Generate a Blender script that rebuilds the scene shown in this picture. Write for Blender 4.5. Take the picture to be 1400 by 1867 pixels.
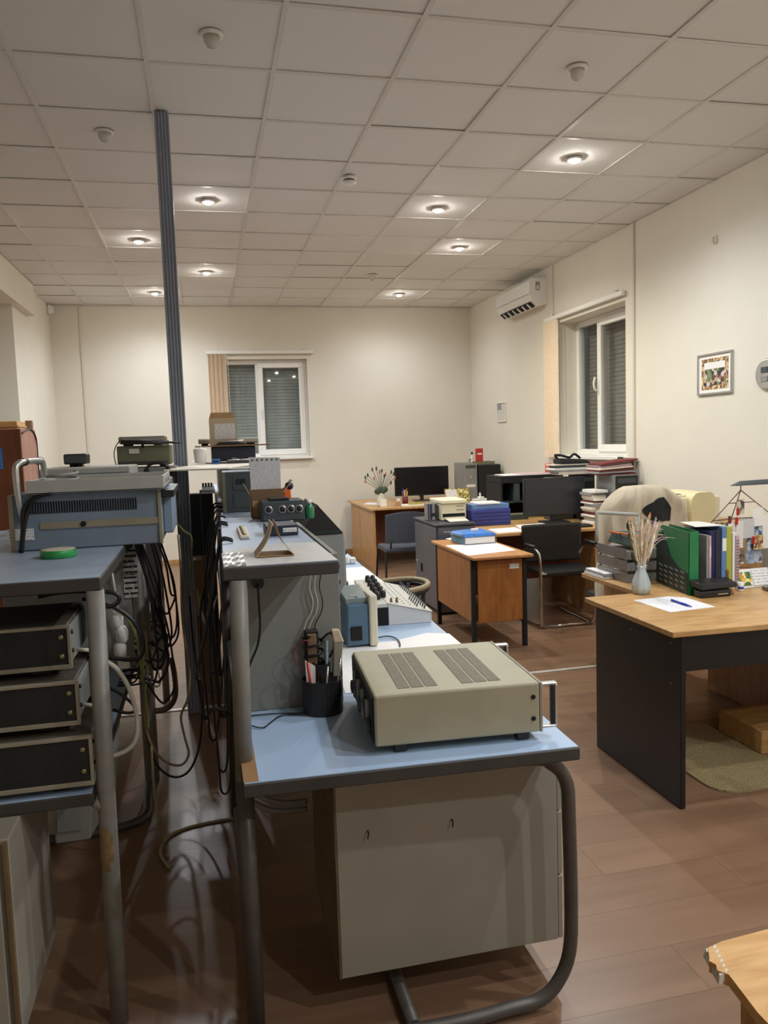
import bpy, bmesh, math, random
from mathutils import Vector, Matrix, Quaternion
random.seed(7)
S = bpy.context.scene
C = S.collection
for o in list(bpy.data.objects): bpy.data.objects.remove(o)
PI = math.pi
# ------------------------------------------------------------------ camera
YAW, PITCH, ROLL, FPX, CAMH = math.radians(12.82), math.radians(5.217), math.radians(1.872), 1425.0, 1.55
_f = Vector((math.sin(YAW)*math.cos(PITCH), math.cos(YAW)*math.cos(PITCH), -math.sin(PITCH)))
_r = Vector((math.cos(YAW), -math.sin(YAW), 0)); _d = _f.cross(_r)
_r2 = _r*math.cos(ROLL)+_d*math.sin(ROLL); _d2 = -_r*math.sin(ROLL)+_d*math.cos(ROLL)
cam = bpy.data.cameras.new('camera'); cam.sensor_fit = 'HORIZONTAL'; cam.sensor_width = 36; cam.lens = 36*FPX/1400
cam.clip_start = .05; cam.clip_end = 100
co = bpy.data.objects.new('camera', cam); C.objects.link(co); S.camera = co
co.matrix_world = Matrix(((_r2.x, -_d2.x, -_f.x, 0), (_r2.y, -_d2.y, -_f.y, 0), (_r2.z, -_d2.z, -_f.z, CAMH), (0, 0, 0, 1)))
# ------------------------------------------------------------------ world, exposure
S.view_settings.view_transform = 'Standard'; S.view_settings.look = 'None'
S.view_settings.exposure = 1.60; S.view_settings.gamma = 1.0; S.view_settings.use_curve_mapping = False
w = bpy.data.worlds.new('night'); S.world = w; w.use_nodes = True
w.node_tree.nodes['Background'].inputs[0].default_value = (.012, .014, .018, 1)
w.node_tree.nodes['Background'].inputs[1].default_value = 1.0
LAMP_W = 30.0                                   # watts per lit ceiling spotlight
LAMP_RGB = (.865, .93, 1.0)
# photo pixel -> world point on a plane of known height / depth / side
def ray(x, y):
    a, b = (x-700)/FPX, (y-933.5)/FPX
    return _r2*a+_d2*b+_f
def PZ(x, y, z): d = ray(x, y); v = d*((z-CAMH)/d.z); v.z += CAMH; return v
def PY(x, y, Y): d = ray(x, y); v = d*(Y/d.y); v.z += CAMH; return v
def PX(x, y, X): d = ray(x, y); v = d*(X/d.x); v.z += CAMH; return v
# ------------------------------------------------------------------ materials
def lin(c): return tuple(((v/255)/12.92 if v/255 <= .04045 else ((v/255+.055)/1.055)**2.4) for v in c)+(1,)
MATS = {}
def newmat(n):
    m = bpy.data.materials.new(n); m.use_nodes = True; MATS[n] = m
    nt = m.node_tree; return m, nt, nt.nodes['Principled BSDF']
def N(nt, t, **k):
    n = nt.nodes.new(t)
    for a, b in k.items(): setattr(n, a, b)
    return n
def M(n, c, rough=.6, metal=0, var=.10, scale=9, bump=0, bscale=60, trans=0, coat=0, stretch=None, spec=.5):
    m, nt, p = newmat(n)
    tc = N(nt, 'ShaderNodeTexCoord'); mp = N(nt, 'ShaderNodeMapping'); nt.links.new(tc.outputs['Object'], mp.inputs[0])
    if stretch: mp.inputs['Scale'].default_value = stretch
    no = N(nt, 'ShaderNodeTexNoise'); no.inputs['Scale'].default_value = scale; no.inputs['Detail'].default_value = 5
    nt.links.new(mp.outputs[0], no.inputs['Vector'])
    r = N(nt, 'ShaderNodeValToRGB'); L = lin(c)
    r.color_ramp.elements[0].position = .3; r.color_ramp.elements[1].position = .7
    r.color_ramp.elements[0].color = tuple(max(0, v*(1-var)) for v in L[:3])+(1,)
    r.color_ramp.elements[1].color = tuple(min(1, v*(1+var)) for v in L[:3])+(1,)
    nt.links.new(no.outputs['Fac'], r.inputs[0]); nt.links.new(r.outputs[0], p.inputs['Base Color'])
    p.inputs['Roughness'].default_value = rough; p.inputs['Metallic'].default_value = metal
    p.inputs['Transmission Weight'].default_value = trans; p.inputs['Coat Weight'].default_value = coat
    p.inputs['Specular IOR Level'].default_value = spec
    if bump:
        n2 = N(nt, 'ShaderNodeTexNoise'); n2.inputs['Scale'].default_value = bscale; n2.inputs['Detail'].default_value = 4
        nt.links.new(mp.outputs[0], n2.inputs['Vector'])
        b = N(nt, 'ShaderNodeBump'); b.inputs['Strength'].default_value = bump; b.inputs['Distance'].default_value = .004
        nt.links.new(n2.outputs['Fac'], b.inputs['Height']); nt.links.new(b.outputs[0], p.inputs['Normal'])
    return m
def WOOD(n, c1, c2, stretch=(1, 12, 12), scale=4, rough=.45, rnd=0, bump=.05):
    m, nt, p = newmat(n)
    tc = N(nt, 'ShaderNodeTexCoord'); mp = N(nt, 'ShaderNodeMapping'); mp.inputs['Scale'].default_value = stretch
    nt.links.new(tc.outputs['Object'], mp.inputs[0])
    oi = N(nt, 'ShaderNodeObjectInfo')
    if rnd:
        ad = N(nt, 'ShaderNodeVectorMath', operation='ADD'); sc = N(nt, 'ShaderNodeMath', operation='MULTIPLY'); sc.inputs[1].default_value = 37
        nt.links.new(oi.outputs['Random'], sc.inputs[0]); nt.links.new(mp.outputs[0], ad.inputs[0]); nt.links.new(sc.outputs[0], ad.inputs[1]); vec = ad.outputs[0]
    else: vec = mp.outputs[0]
    no = N(nt, 'ShaderNodeTexNoise'); no.inputs['Scale'].default_value = scale; no.inputs['Detail'].default_value = 7; no.inputs['Distortion'].default_value = .6
    nt.links.new(vec, no.inputs['Vector'])
    r = N(nt, 'ShaderNodeValToRGB'); r.color_ramp.elements[0].position = .32; r.color_ramp.elements[1].position = .68
    r.color_ramp.elements[0].color = lin(c1); r.color_ramp.elements[1].color = lin(c2)
    nt.links.new(no.outputs['Fac'], r.inputs[0]); col = r.outputs[0]
    if rnd:
        h = N(nt, 'ShaderNodeHueSaturation'); mr = N(nt, 'ShaderNodeMapRange'); mr.inputs[3].default_value = 1-rnd; mr.inputs[4].default_value = 1+rnd
        nt.links.new(oi.outputs['Random'], mr.inputs[0]); nt.links.new(mr.outputs[0], h.inputs['Value']); nt.links.new(col, h.inputs['Color']); col = h.outputs[0]
    nt.links.new(col, p.inputs['Base Color']); p.inputs['Roughness'].default_value = rough
    b = N(nt, 'ShaderNodeBump'); b.inputs['Strength'].default_value = bump; b.inputs['Distance'].default_value = .002
    nt.links.new(no.outputs['Fac'], b.inputs['Height']); nt.links.new(b.outputs[0], p.inputs['Normal'])
    return m
def PRINT(n, paper, ink, line='Y', run='X', pitch=.012, word=60, thr=.5, rough=.7):
    """paper with rows of unreadable small print: rows spaced along axis `line`, words broken along axis `run`"""
    m, nt, p = newmat(n)
    tc = N(nt, 'ShaderNodeTexCoord'); sp = N(nt, 'ShaderNodeSeparateXYZ'); nt.links.new(tc.outputs['Object'], sp.inputs[0])
    a = N(nt, 'ShaderNodeMath', operation='MULTIPLY'); a.inputs[1].default_value = 1/pitch; nt.links.new(sp.outputs[line], a.inputs[0])
    fr = N(nt, 'ShaderNodeMath', operation='FRACT'); nt.links.new(a.outputs[0], fr.inputs[0])
    g = N(nt, 'ShaderNodeMath', operation='GREATER_THAN'); g.inputs[1].default_value = .58; nt.links.new(fr.outputs[0], g.inputs[0])
    fl = N(nt, 'ShaderNodeMath', operation='FLOOR'); nt.links.new(a.outputs[0], fl.inputs[0])
    cb = N(nt, 'ShaderNodeCombineXYZ'); rr = N(nt, 'ShaderNodeMath', operation='MULTIPLY'); rr.inputs[1].default_value = word
    nt.links.new(sp.outputs[run], rr.inputs[0]); nt.links.new(rr.outputs[0], cb.inputs[0]); nt.links.new(fl.outputs[0], cb.inputs[1])
    no = N(nt, 'ShaderNodeTexNoise'); no.inputs['Scale'].default_value = 1; nt.links.new(cb.outputs[0], no.inputs['Vector'])
    g2 = N(nt, 'ShaderNodeMath', operation='GREATER_THAN'); g2.inputs[1].default_value = thr; nt.links.new(no.outputs['Fac'], g2.inputs[0])
    mu = N(nt, 'ShaderNodeMath', operation='MULTIPLY'); nt.links.new(g.outputs[0], mu.inputs[0]); nt.links.new(g2.outputs[0], mu.inputs[1])
    mx = N(nt, 'ShaderNodeMix', data_type='RGBA'); mx.inputs['A'].default_value = lin(paper); mx.inputs['B'].default_value = lin(ink)
    nt.links.new(mu.outputs[0], mx.inputs['Factor']); nt.links.new(mx.outputs['Result'], p.inputs['Base Color']); p.inputs['Roughness'].default_value = rough
    return m
def BLOTCH(n, cols, scale=20, rough=.5):
    """flat printed picture made of colour patches"""
    m, nt, p = newmat(n)
    tc = N(nt, 'ShaderNodeTexCoord'); v = N(nt, 'ShaderNodeTexVoronoi'); v.inputs['Scale'].default_value = scale
    nt.links.new(tc.outputs['Object'], v.inputs['Vector'])
    sp = N(nt, 'ShaderNodeSeparateColor'); nt.links.new(v.outputs['Color'], sp.inputs[0])
    r = N(nt, 'ShaderNodeValToRGB'); r.color_ramp.interpolation = 'CONSTANT'
    while len(r.color_ramp.elements) < len(cols): r.color_ramp.elements.new(.5)
    for i, c in enumerate(cols): r.color_ramp.elements[i].position = i/len(cols); r.color_ramp.elements[i].color = lin(c)
    nt.links.new(sp.outputs[0], r.inputs[0]); nt.links.new(r.outputs[0], p.inputs['Base Color']); p.inputs['Roughness'].default_value = rough
    return m
def GLASS(n, tint=(.8, .85, .85), gloss=.12):
    m, nt, p = newmat(n); nt.nodes.remove(p); out = nt.nodes['Material Output']
    t = N(nt, 'ShaderNodeBsdfTransparent'); t.inputs[0].default_value = (*tint, 1)
    g = N(nt, 'ShaderNodeBsdfGlossy'); g.inputs['Roughness'].default_value = .02
    lw = N(nt, 'ShaderNodeLayerWeight'); lw.inputs[0].default_value = .5
    pw = N(nt, 'ShaderNodeMath', operation='POWER'); pw.inputs[1].default_value = 4; nt.links.new(lw.outputs['Facing'], pw.inputs[0])
    ad = N(nt, 'ShaderNodeMath', operation='MULTIPLY_ADD'); ad.inputs[1].default_value = .5; ad.inputs[2].default_value = gloss; nt.links.new(pw.outputs[0], ad.inputs[0])
    no = N(nt, 'ShaderNodeTexNoise'); no.inputs['Scale'].default_value = 3
    nt.links.new(no.outputs['Fac'], g.inputs['Color'])
    mx = N(nt, 'ShaderNodeMixShader'); nt.links.new(ad.outputs[0], mx.inputs[0]); nt.links.new(t.outputs[0], mx.inputs[1]); nt.links.new(g.outputs[0], mx.inputs[2])
    nt.links.new(mx.outputs[0], out.inputs[0]); return m
def EMIT(n, c, s):
    m, nt, p = newmat(n); p.inputs['Base Color'].default_value = (*c, 1); p.inputs['Emission Color'].default_value = (*c, 1); p.inputs['Emission Strength'].default_value = s
    return m
M('wall', (224, 218, 204), .85, var=.02, scale=2.5, bump=.08, bscale=90)
M('wall_grey', (196, 190, 182), .85, var=.03, scale=3)
M('tile', (228, 226, 224), .9, var=.04, scale=160, bump=.25, bscale=220)
M('tbar', (214, 210, 204), .45, var=.03)
WOOD('plank', (124, 94, 71), (140, 108, 83), (.5, 5, 5), 2.2, .34, .045, .015)
M('subfloor', (50, 36, 28), .8)
M('white_plastic', (232, 230, 224), .4, var=.02)
M('pvc', (238, 236, 232), .3, var=.02)
M('duct', (214, 206, 190), .5, var=.02)
M('strip_metal', (214, 208, 196), .35, .3)
M('shutter', (170, 174, 170), .6, var=.05)
M('shutter_brown', (150, 144, 134), .6, var=.08)
GLASS('pane_glass', (.93, .95, .95), .06)
M('blind', (242, 222, 196), .8, var=.05, scale=30)
M('pole_metal', (150, 156, 172), .42, .25, var=.10, scale=14, stretch=(1, 1, .2))
M('bench_top', (168, 190, 216), .38, var=.05, scale=5)
M('bench_top_dull', (152, 166, 184), .42, var=.08, scale=6)
M('bench_edge', (62, 58, 54), .6, var=.15)
M('bare_edge', (150, 112, 74), .7, var=.15)
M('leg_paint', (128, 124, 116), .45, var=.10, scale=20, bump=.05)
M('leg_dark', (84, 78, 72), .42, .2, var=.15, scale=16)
M('rust', (128, 106, 72), .8, var=.3, scale=40)
M('riser', (132, 132, 124), .55, var=.06, scale=4)
M('cab_beige', (150, 142, 128), .6, var=.06, scale=5)
M('cab_edge', (112, 90, 60), .7, var=.2)
M('panel_grey', (150, 148, 140), .55, var=.06)
M('gen_body', (166, 158, 132), .5, var=.05, scale=10)
M('gen_vent', (120, 113, 96), .7, var=.25, scale=220)
M('black_plastic', (30, 29, 29), .45, var=.2)
M('black_matte', (20, 19, 19), .75, var=.2)
M('black_fabric', (26, 26, 28), .85, var=.3, scale=60, bump=.2)
M('black_leather', (24, 25, 26), .38, var=.2, bump=.1, bscale=120)
M('black_panel', (24, 21, 22), .42, var=.2, scale=6)
M('instrument_face', (30, 29, 28), .7, var=.3, scale=60, bump=.1)
M('instrument_frame', (150, 142, 122), .5, var=.15)
M('instrument_top', (92, 82, 72), .5, var=.2)
M('screw', (160, 150, 110), .35, .6)
M('scope_blue', (124, 138, 152), .5, var=.10, scale=7)
M('scope_blue_lt', (134, 150, 168), .5, var=.06)
M('scope_beige', (150, 140, 116), .6, var=.12)
M('tray_grey', (172, 170, 162), .55, var=.06, scale=8)
M('dark_slot', (14, 15, 18), .9)
M('silver', (196, 196, 194), .3, .85, var=.04)
M('chrome', (206, 204, 200), .12, 1, var=.02)
M('tape_green', (46, 150, 78), .3, var=.2, scale=30)
M('tape_paper', (206, 196, 176), .8)
M('olive', (110, 110, 86), .55, var=.08)
M('grey_instrument', (138, 138, 134), .5, var=.06)
M('dark_instrument', (66, 72, 74), .5, var=.08)
M('navy', (36, 40, 56), .5, var=.15)
M('kraft', (170, 134, 92), .8, var=.08, scale=14)
M('kraft_lt', (196, 176, 148), .8, var=.06)
M('kraft_dk', (124, 96, 68), .8, var=.08)
M('paper', (236, 232, 226), .7, var=.02)
M('paper_warm', (222, 212, 194), .7, var=.03)
M('film', (226, 226, 222), .22, var=.05, scale=20)
M('plywood_white', (222, 212, 192), .6, var=.04)
PRINT('print_y', (236, 234, 234), (208, 208, 214), 'Y', 'X', .010, 90)
PRINT('print_z', (230, 228, 222), (184, 182, 178), 'Z', 'X', .010, 110)
PRINT('print_z_dark', (196, 190, 178), (44, 42, 40), 'Z', 'X', .022, 60, .42)
PRINT('print_sheet', (206, 204, 204), (176, 174, 178), 'Z', 'X', .006, 90)
PRINT('print_wall', (220, 216, 208), (150, 146, 140), 'Z', 'Y', .018, 60)
PRINT('print_cal', (240, 238, 234), (110, 110, 116), 'Z', 'X', .014, 190, .52)
PRINT('print_draw', (238, 236, 238), (214, 212, 222), 'Y', 'X', .06, 10, .58)
M('sheet_blue', (150, 184, 222), .4, var=.03)
M('sheet_white', (240, 236, 234), .5, var=.02)
M('scope2_blue', (74, 102, 122), .45, var=.08)
M('scope2_grey', (120, 130, 130), .45, var=.06)
M('scope2_cream', (206, 198, 176), .45, var=.04)
M('mixer_grey', (204, 204, 202), .45, var=.04)
M('mixer_top', (200, 196, 186), .45, var=.04)
M('cable_black', (22, 21, 22), .45, var=.1)
M('cable_white', (206, 200, 184), .5, var=.08)
M('cable_beige', (160, 146, 112), .5, var=.1)
M('cable_brown', (92, 66, 52), .5, var=.1)
M('cable_red', (110, 40, 40), .5)
M('cable_green', (120, 128, 62), .5)
WOOD('oak', (178, 134, 82), (206, 164, 108), (3, 12, 12), 2.4, .34)
WOOD('oak_y', (176, 132, 82), (204, 162, 108), (12, 3, 12), 2.4, .34)
WOOD('oak_side', (168, 122, 74), (192, 148, 96), (12, 12, 2.5), 2.2, .4)
WOOD('cherry', (150, 92, 42), (176, 114, 58), (10, 10, 2), 2.2, .4)
WOOD('cherry_top', (176, 118, 66), (196, 142, 88), (10, 2.5, 10), 2.2, .36)
WOOD('cab_wood', (96, 52, 30), (124, 70, 42), (10, 10, 1.6), 2, .4)
WOOD('cab_wood_side', (140, 94, 80), (168, 122, 106), (8, 8, 1.2), 2.2, .45)
WOOD('stool_wood', (196, 146, 84), (220, 174, 112), (2, 12, 12), 3, .45)
WOOD('pine', (176, 132, 76), (200, 158, 98), (2, 12, 12), 3, .5)
WOOD('panel_wood', (150, 116, 74), (172, 138, 94), (2, 2, 10), 2, .5)
M('rug', (150, 132, 92), .95, var=.35, scale=120, bump=.8, bscale=160)
M('metal_cab', (96, 100, 106), .42, .25, var=.06, scale=5)
M('metal_cab_dk', (66, 68, 74), .4, .25, var=.06)
M('printer_beige', (222, 206, 160), .5, var=.03)
M('printer_lt', (226, 216, 184), .5, var=.03)
M('printer_grey', (200, 194, 180), .5, var=.03)
M('screen_black', (18, 18, 22), .22, var=.1)
M('screen_grey', (44, 46, 50), .30, var=.06)
M('bezel', (34, 34, 36), .4)
M('blue_file', (54, 62, 140), .45, var=.15)
M('blue_bag', (60, 124, 206), .25, var=.2, scale=30)
M('binder_grey', (120, 124, 140), .5, var=.1)
M('teal', (60, 150, 170), .4)
M('jacket', (196, 182, 158), .9, var=.05, scale=18, bump=.2)
M('green_file', (30, 122, 72), .4, var=.05)
M('green_dark', (18, 34, 28), .5)
M('folder_navy', (30, 34, 84), .4, var=.1)
M('folder_blue', (96, 128, 176), .4, var=.1)
M('folder_pink', (204, 170, 176), .5, var=.06)
M('folder_lime', (172, 176, 62), .4, var=.05)
M('folder_grey', (150, 146, 146), .5)
M('pen_blue', (40, 60, 176), .3)
M('orange', (220, 108, 46), .4)
M('red', (186, 44, 40), .4, var=.06)
M('red_cup', (180, 62, 44), .4)
M('yellow', (226, 190, 60), .5)
M('purple', (78, 56, 130), .5)
M('dark_red', (112, 44, 44), .6)
M('lens_green', (48, 120, 80), .2)
M('leaf', (64, 78, 60), .7, var=.2)
M('petal', (176, 112, 96), .7, var=.2)
M('plume', (240, 226, 198), .95, var=.15, scale=50, bump=.4)
M('plume_pink', (222, 198, 180), .95, var=.15, scale=60)
M('thistle', (60, 74, 66), .9, var=.3)
M('vase_glass', (232, 242, 242), .22, var=.06, trans=.55)
M('vase_cream', (214, 208, 186), .4)
M('tray_clear', (150, 146, 142), .2, var=.1, trans=.35)
M('laptop', (120, 112, 104), .4, .4)
M('keys', (44, 42, 42), .6, var=.3, scale=90)
M('seat_grey', (70, 74, 84), .85, var=.15, scale=60)
M('arm_tan', (150, 136, 104), .5)
M('crystal', (236, 232, 226), .08, var=.02, trans=.5)
M('ring_white', (226, 222, 214), .35, var=.02)
BLOTCH('photo_group', [(60, 50, 50), (150, 110, 96), (210, 200, 196), (44, 44, 60), (120, 140, 90), (186, 160, 130), (90, 60, 60)], 34)
BLOTCH('photo_gold', [(206, 176, 120), (160, 120, 70), (120, 70, 60), (226, 206, 160)], 60)
BLOTCH('photo_small', [(120, 110, 100), (180, 170, 150), (80, 70, 70), (200, 190, 170)], 40)
BLOTCH('photo_flowers', [(230, 186, 60), (96, 130, 70), (240, 226, 180), (70, 110, 60), (206, 150, 60)], 60)
BLOTCH('photo_house', [(120, 140, 170), (160, 176, 196), (80, 96, 120), (190, 196, 200)], 40)
EMIT('bulb_on', (1.0, .96, .88), 160)
EMIT('lcd', (.75, .82, .78), .15)
EMIT('screen_blue', (.25, .45, .9), .8)
# ------------------------------------------------------------------ builders
class B:
    def __init__(s, o=(0, 0, 0)): s.bm = bmesh.new(); s.o = Vector(o)
    def v(s, p): return s.bm.verts.new(Vector(p)-s.o)
    def face(s, vs, sm=False):
        try: f = s.bm.faces.new(vs); f.smooth = sm; return f
        except ValueError: return None
    def hexa(s, b, t, bev=0, seg=1):
        """b: four bottom corners, t: four top corners, same order"""
        vb = [s.v(p) for p in b]; vt = [s.v(p) for p in t]
        fs = [s.face(vb[::-1]), s.face(vt)]+[s.face([vb[i], vb[(i+1) % 4], vt[(i+1) % 4], vt[i]]) for i in range(4)]
        if bev:
            es = list({e for f in fs if f for e in f.edges})
            bmesh.ops.bevel(s.bm, geom=es, offset=bev, segments=seg, affect='EDGES', profile=.5, clamp_overlap=True)
        return s
    def box(s, x0, x1, y0, y1, z0, z1, bev=0, seg=1):
        return s.hexa([(x0, y0, z0), (x1, y0, z0), (x1, y1, z0), (x0, y1, z0)], [(x0, y0, z1), (x1, y0, z1), (x1, y1, z1), (x0, y1, z1)], bev, seg)
    def tube(s, pts, r, n=8, smooth=3, rs=None, closed=False):
        P = [Vector(p) for p in pts]
        if smooth and len(P) > 2:
            Q = []; R_ = []; L = len(P); rng = L if closed else L-1
            for i in range(rng):
                if closed: p0, p1, p2, p3 = P[i-1], P[i], P[(i+1) % L], P[(i+2) % L]
                else: p0, p1, p2, p3 = P[max(i-1, 0)], P[i], P[i+1], P[min(i+2, L-1)]
                for k in range(smooth):
                    t = k/smooth
                    Q.append(.5*((2*p1)+(p2-p0)*t+(2*p0-5*p1+4*p2-p3)*t*t+(3*p1-p0-3*p2+p3)*t**3))
                    if rs: R_.append(rs[i]*(1-t)+rs[(i+1) % L]*t)
            if not closed: Q.append(P[-1]); R_.append(rs[-1] if rs else r)
        else: Q = P; R_ = rs or []
        rings = []; nrm = None; L = len(Q)
        for i, q in enumerate(Q):
            if closed: t = Q[(i+1) % L]-Q[i-1]
            else: t = Q[min(i+1, L-1)]-Q[max(i-1, 0)]
            if t.length < 1e-9: t = Vector((0, 0, 1))
            t.normalize()
            if nrm is None: nrm = t.orthogonal().normalized()
            else:
                nrm = nrm-t*nrm.dot(t)
                nrm = nrm.normalized() if nrm.length > 1e-6 else t.orthogonal().normalized()
            bi = t.cross(nrm); rr = R_[i] if rs else r
            rings.append([s.v(q+(nrm*math.cos(2*PI*k/n)+bi*math.sin(2*PI*k/n))*rr) for k in range(n)])
        for i in range(L if closed else L-1):
            a, b = rings[i], rings[(i+1) % L]
            for k in range(n): s.face([a[k], a[(k+1) % n], b[(k+1) % n], b[k]], True)
        if not closed: s.face(rings[0][::-1]); s.face(rings[-1])
        return s
    def cyl(s, p0, p1, r, n=14, r2=None): return s.tube([p0, p1], r, n, 0, [r, r if r2 is None else r2])
    def lathe(s, c, prof, n=20, axis='Z'):
        c = Vector(c); rings = []
        for r, z in prof:
            ring = []
            for k in range(n):
                a, b = r*math.cos(2*PI*k/n), r*math.sin(2*PI*k/n)
                ring.append(s.v(c+(Vector((a, b, z)) if axis == 'Z' else Vector((z, a, b)) if axis == 'X' else Vector((a, z, -b)))))
            rings.append(ring)
        for a, b in zip(rings, rings[1:]):
            for k in range(n): s.face([a[k], a[(k+1) % n], b[(k+1) % n], b[k]], True)
        s.face(rings[0][::-1]); s.face(rings[-1]); return s
    def prism(s, poly, vec):
        vec = Vector(vec); a = [s.v(p) for p in poly]; b = [s.v(Vector(p)+vec) for p in poly]; n = len(a)
        s.face(a[::-1]); s.face(b)
        for i in range(n): s.face([a[i], a[(i+1) % n], b[(i+1) % n], b[i]])
        return s
    def ball(s, c, r, sc=(1, 1, 1), u=12, vv=8):
        c = Vector(c); pr = [(max(.001, math.sin(PI*i/vv)), -math.cos(PI*i/vv)) for i in range(vv+1)]; rings = []
        for q, z in pr: rings.append([s.v(c+Vector((q*r*sc[0]*math.cos(2*PI*k/u), q*r*sc[1]*math.sin(2*PI*k/u), z*r*sc[2]))) for k in range(u)])
        for a, b in zip(rings, rings[1:]):
            for k in range(u): s.face([a[k], a[(k+1) % u], b[(k+1) % u], b[k]], True)
        s.face(rings[0][::-1]); s.face(rings[-1]); return s
    def sheet(s, pts, t=.001, up=(0, 0, 1)): return s.prism([Vector(p) for p in pts], Vector(up)*t)
    def build(s, name, mat, parent=None, kind=None):
        bmesh.ops.recalc_face_normals(s.bm, faces=s.bm.faces[:])
        me = bpy.data.meshes.new(name); s.bm.to_mesh(me); s.bm.free(); me.materials.append(MATS[mat])
        o = bpy.data.objects.new(name, me); C.objects.link(o)
        if parent: o.parent = parent
        elif s.o.length: o.location = s.o
        if kind: o['kind'] = kind
        return o
def tag(o, label, cat, group=None):
    o['label'] = label; o['category'] = cat
    if group: o['group'] = group
    return o
def thing(name, label, cat, loc=(0, 0, 0), rz=0, group=None):
    o = bpy.data.objects.new(name, None); C.objects.link(o); o.empty_display_size = .1
    o.location = loc; o.rotation_euler = (0, 0, rz); return tag(o, label, cat, group)
def struct(o, label=None):
    o['kind'] = 'structure'
    if label: o['label'] = label
    return o
def copy_tree(o, parent=None):
    c = o.copy(); C.objects.link(c); c.parent = parent
    for ch in [x for x in bpy.data.objects if x.parent == o]: copy_tree(ch, c)
    return c
# ================================================================== THE ROOM
XR, YB, ZC, XL, YF = 3.77, 10.70, 3.374, -3.0, -2.6
# floor: slab with separate laminate planks on it
fl = struct(B().box(XL-.15, XR+.3, YF, YB+.3, -.12, -.012).build('floor', 'subfloor'), 'brown laminate floor')
b = B()
b.box(XL, XR, YF, 1.4, -.012, 0); b.build('floor_sheet', 'plank', fl)
cache = {}
row = 0; y = 1.4
while y < YB-.01:
    wd = min(.2, YB-y); off = (row % 3)*.43; x = XL-off
    while x < XR:
        x0, x1 = max(x, XL), min(x+1.29, XR); k = (round(x1-x0, 3), round(wd, 3))
        if k[0] > .02:
            if k not in cache:
                o = B().box(0, k[0]-.0008, 0, k[1]-.0008, -.012, 0).build('plank', 'plank', fl); cache[k] = o.data
            else:
                o = bpy.data.objects.new('plank', cache[k]); C.objects.link(o); o.parent = fl
            o.location = (x0, y, 0)
        x += 1.29
    y += .2; row += 1
# ceiling: slab, lay-in tiles, T-bars
ce = struct(B().box(XL-.15, XR+.3, YF, YB+.3, ZC+.03, ZC+.12).build('ceiling', 'tile'), 'suspended tile ceiling')
GX = [XL]+[x for x in (.433+.6*k for k in range(-8, 8)) if XL+.05 < x < XR-.05]+[XR]
GY = [YF]+[y for y in (3.43+.6*k for k in range(-12, 14)) if YF+.05 < y < YB-.05]+[YB]
cache = {}
for i in range(len(GX)-1):
    for j in range(len(GY)-1):
        a, c = GX[i+1]-GX[i], GY[j+1]-GY[j]; k = (round(a, 3), round(c, 3))
        if k not in cache:
            o = B().box(.004, a-.004, .004, c-.004, 0, .014).build('ceiling_tile', 'tile', ce); cache[k] = o.data
        else:
            o = bpy.data.objects.new('ceiling_tile', cache[k]); C.objects.link(o); o.parent = ce
        dz = random.uniform(0, .0035); o.location = (GX[i], GY[j], ZC+.0045+dz)
        o.rotation_euler = (random.uniform(-.0025, .0025), random.uniform(-.0025, .0025), 0)
for x in GX[1:-1]: B().box(x-.012, x+.012, YF, YB, ZC-.001, ZC+.006).build('grid_bar', 'tbar', ce)
for y in GY[1:-1]: B().box(XL, XR, y-.012, y+.012, ZC, ZC+.005).build('grid_bar', 'tbar', ce)
# walls
WB = (.28, 1.43, 1.37, 2.69)          # back window: x0 x1 z0 z1
WR = (6.50, 7.86, 1.33, 2.74)         # right window: y0 y1 z0 z1
b = B(); T = ZC+.1
b.box(XL, WB[0], YB, YB+.3, 0, T).box(WB[1], XR+.3, YB, YB+.3, 0, T).box(WB[0], WB[1], YB, YB+.3, 0, WB[2]).box(WB[0], WB[1], YB, YB+.3, WB[3], T)
struct(b.build('wall_back', 'wall'), 'cream painted back wall with window opening')
b = B()
b.box(XR, XR+.3, YF, WR[0], 0, T).box(XR, XR+.3, WR[1], YB, 0, T).box(XR, XR+.3, WR[0], WR[1], 0, WR[2]).box(XR, XR+.3, WR[0], WR[1], WR[3], T)
struct(b.build('wall_right', 'wall'), 'cream painted right wall with window opening')
b = B(); b.box(XL-.15, -1.8, 8.64, YB, 0, T).box(XL-.15, XL, YF, 8.64, 0, T)
struct(b.build('wall_left', 'wall'), 'cream painted left wall with a wide opening')
struct(B().box(XL-.15, XR+.3, YF-.15, YF, 0, T).build('wall_front', 'wall'), 'cream painted wall')
struct(B().box(-2.3, -1.72, YF, 9.36, 3.035, ZC-.002).build('trim_1', 'wall'), 'cream ceiling beam over the opening')
def conduit(n, pts): struct(B().hexa(*pts).build(n, 'duct'), 'narrow vertical cable duct on wall')
for n, (x0, x1, y0, y1) in {'trim_2': (-1.455, -1.43, YB-.014, YB), 'trim_3': (XR-.016, XR, 6.335, 6.362), 'trim_4': (XR-.014, XR, 7.975, 7.995)}.items():
    z0 = 2.78 if n == 'trim_4' else .0
    struct(B().box(x0, x1, y0, y1, z0, ZC-.004, .003).build(n, 'duct'), 'narrow vertical cable duct on wall')
struct(B().box(-.6, 3.2, 4.655, 4.69, -.001, .006, .002).build('trim_5', 'strip_metal'), 'pale metal joint strip across the floor')
for n, bx in {'baseboard_back': (XL, XR, YB-.014, YB), 'baseboard_right': (XR-.014, XR, YF, YB)}.items():
    struct(B().box(*bx, 0, .06, .003).build(n, 'oak_side'), 'wooden baseboard')
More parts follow.
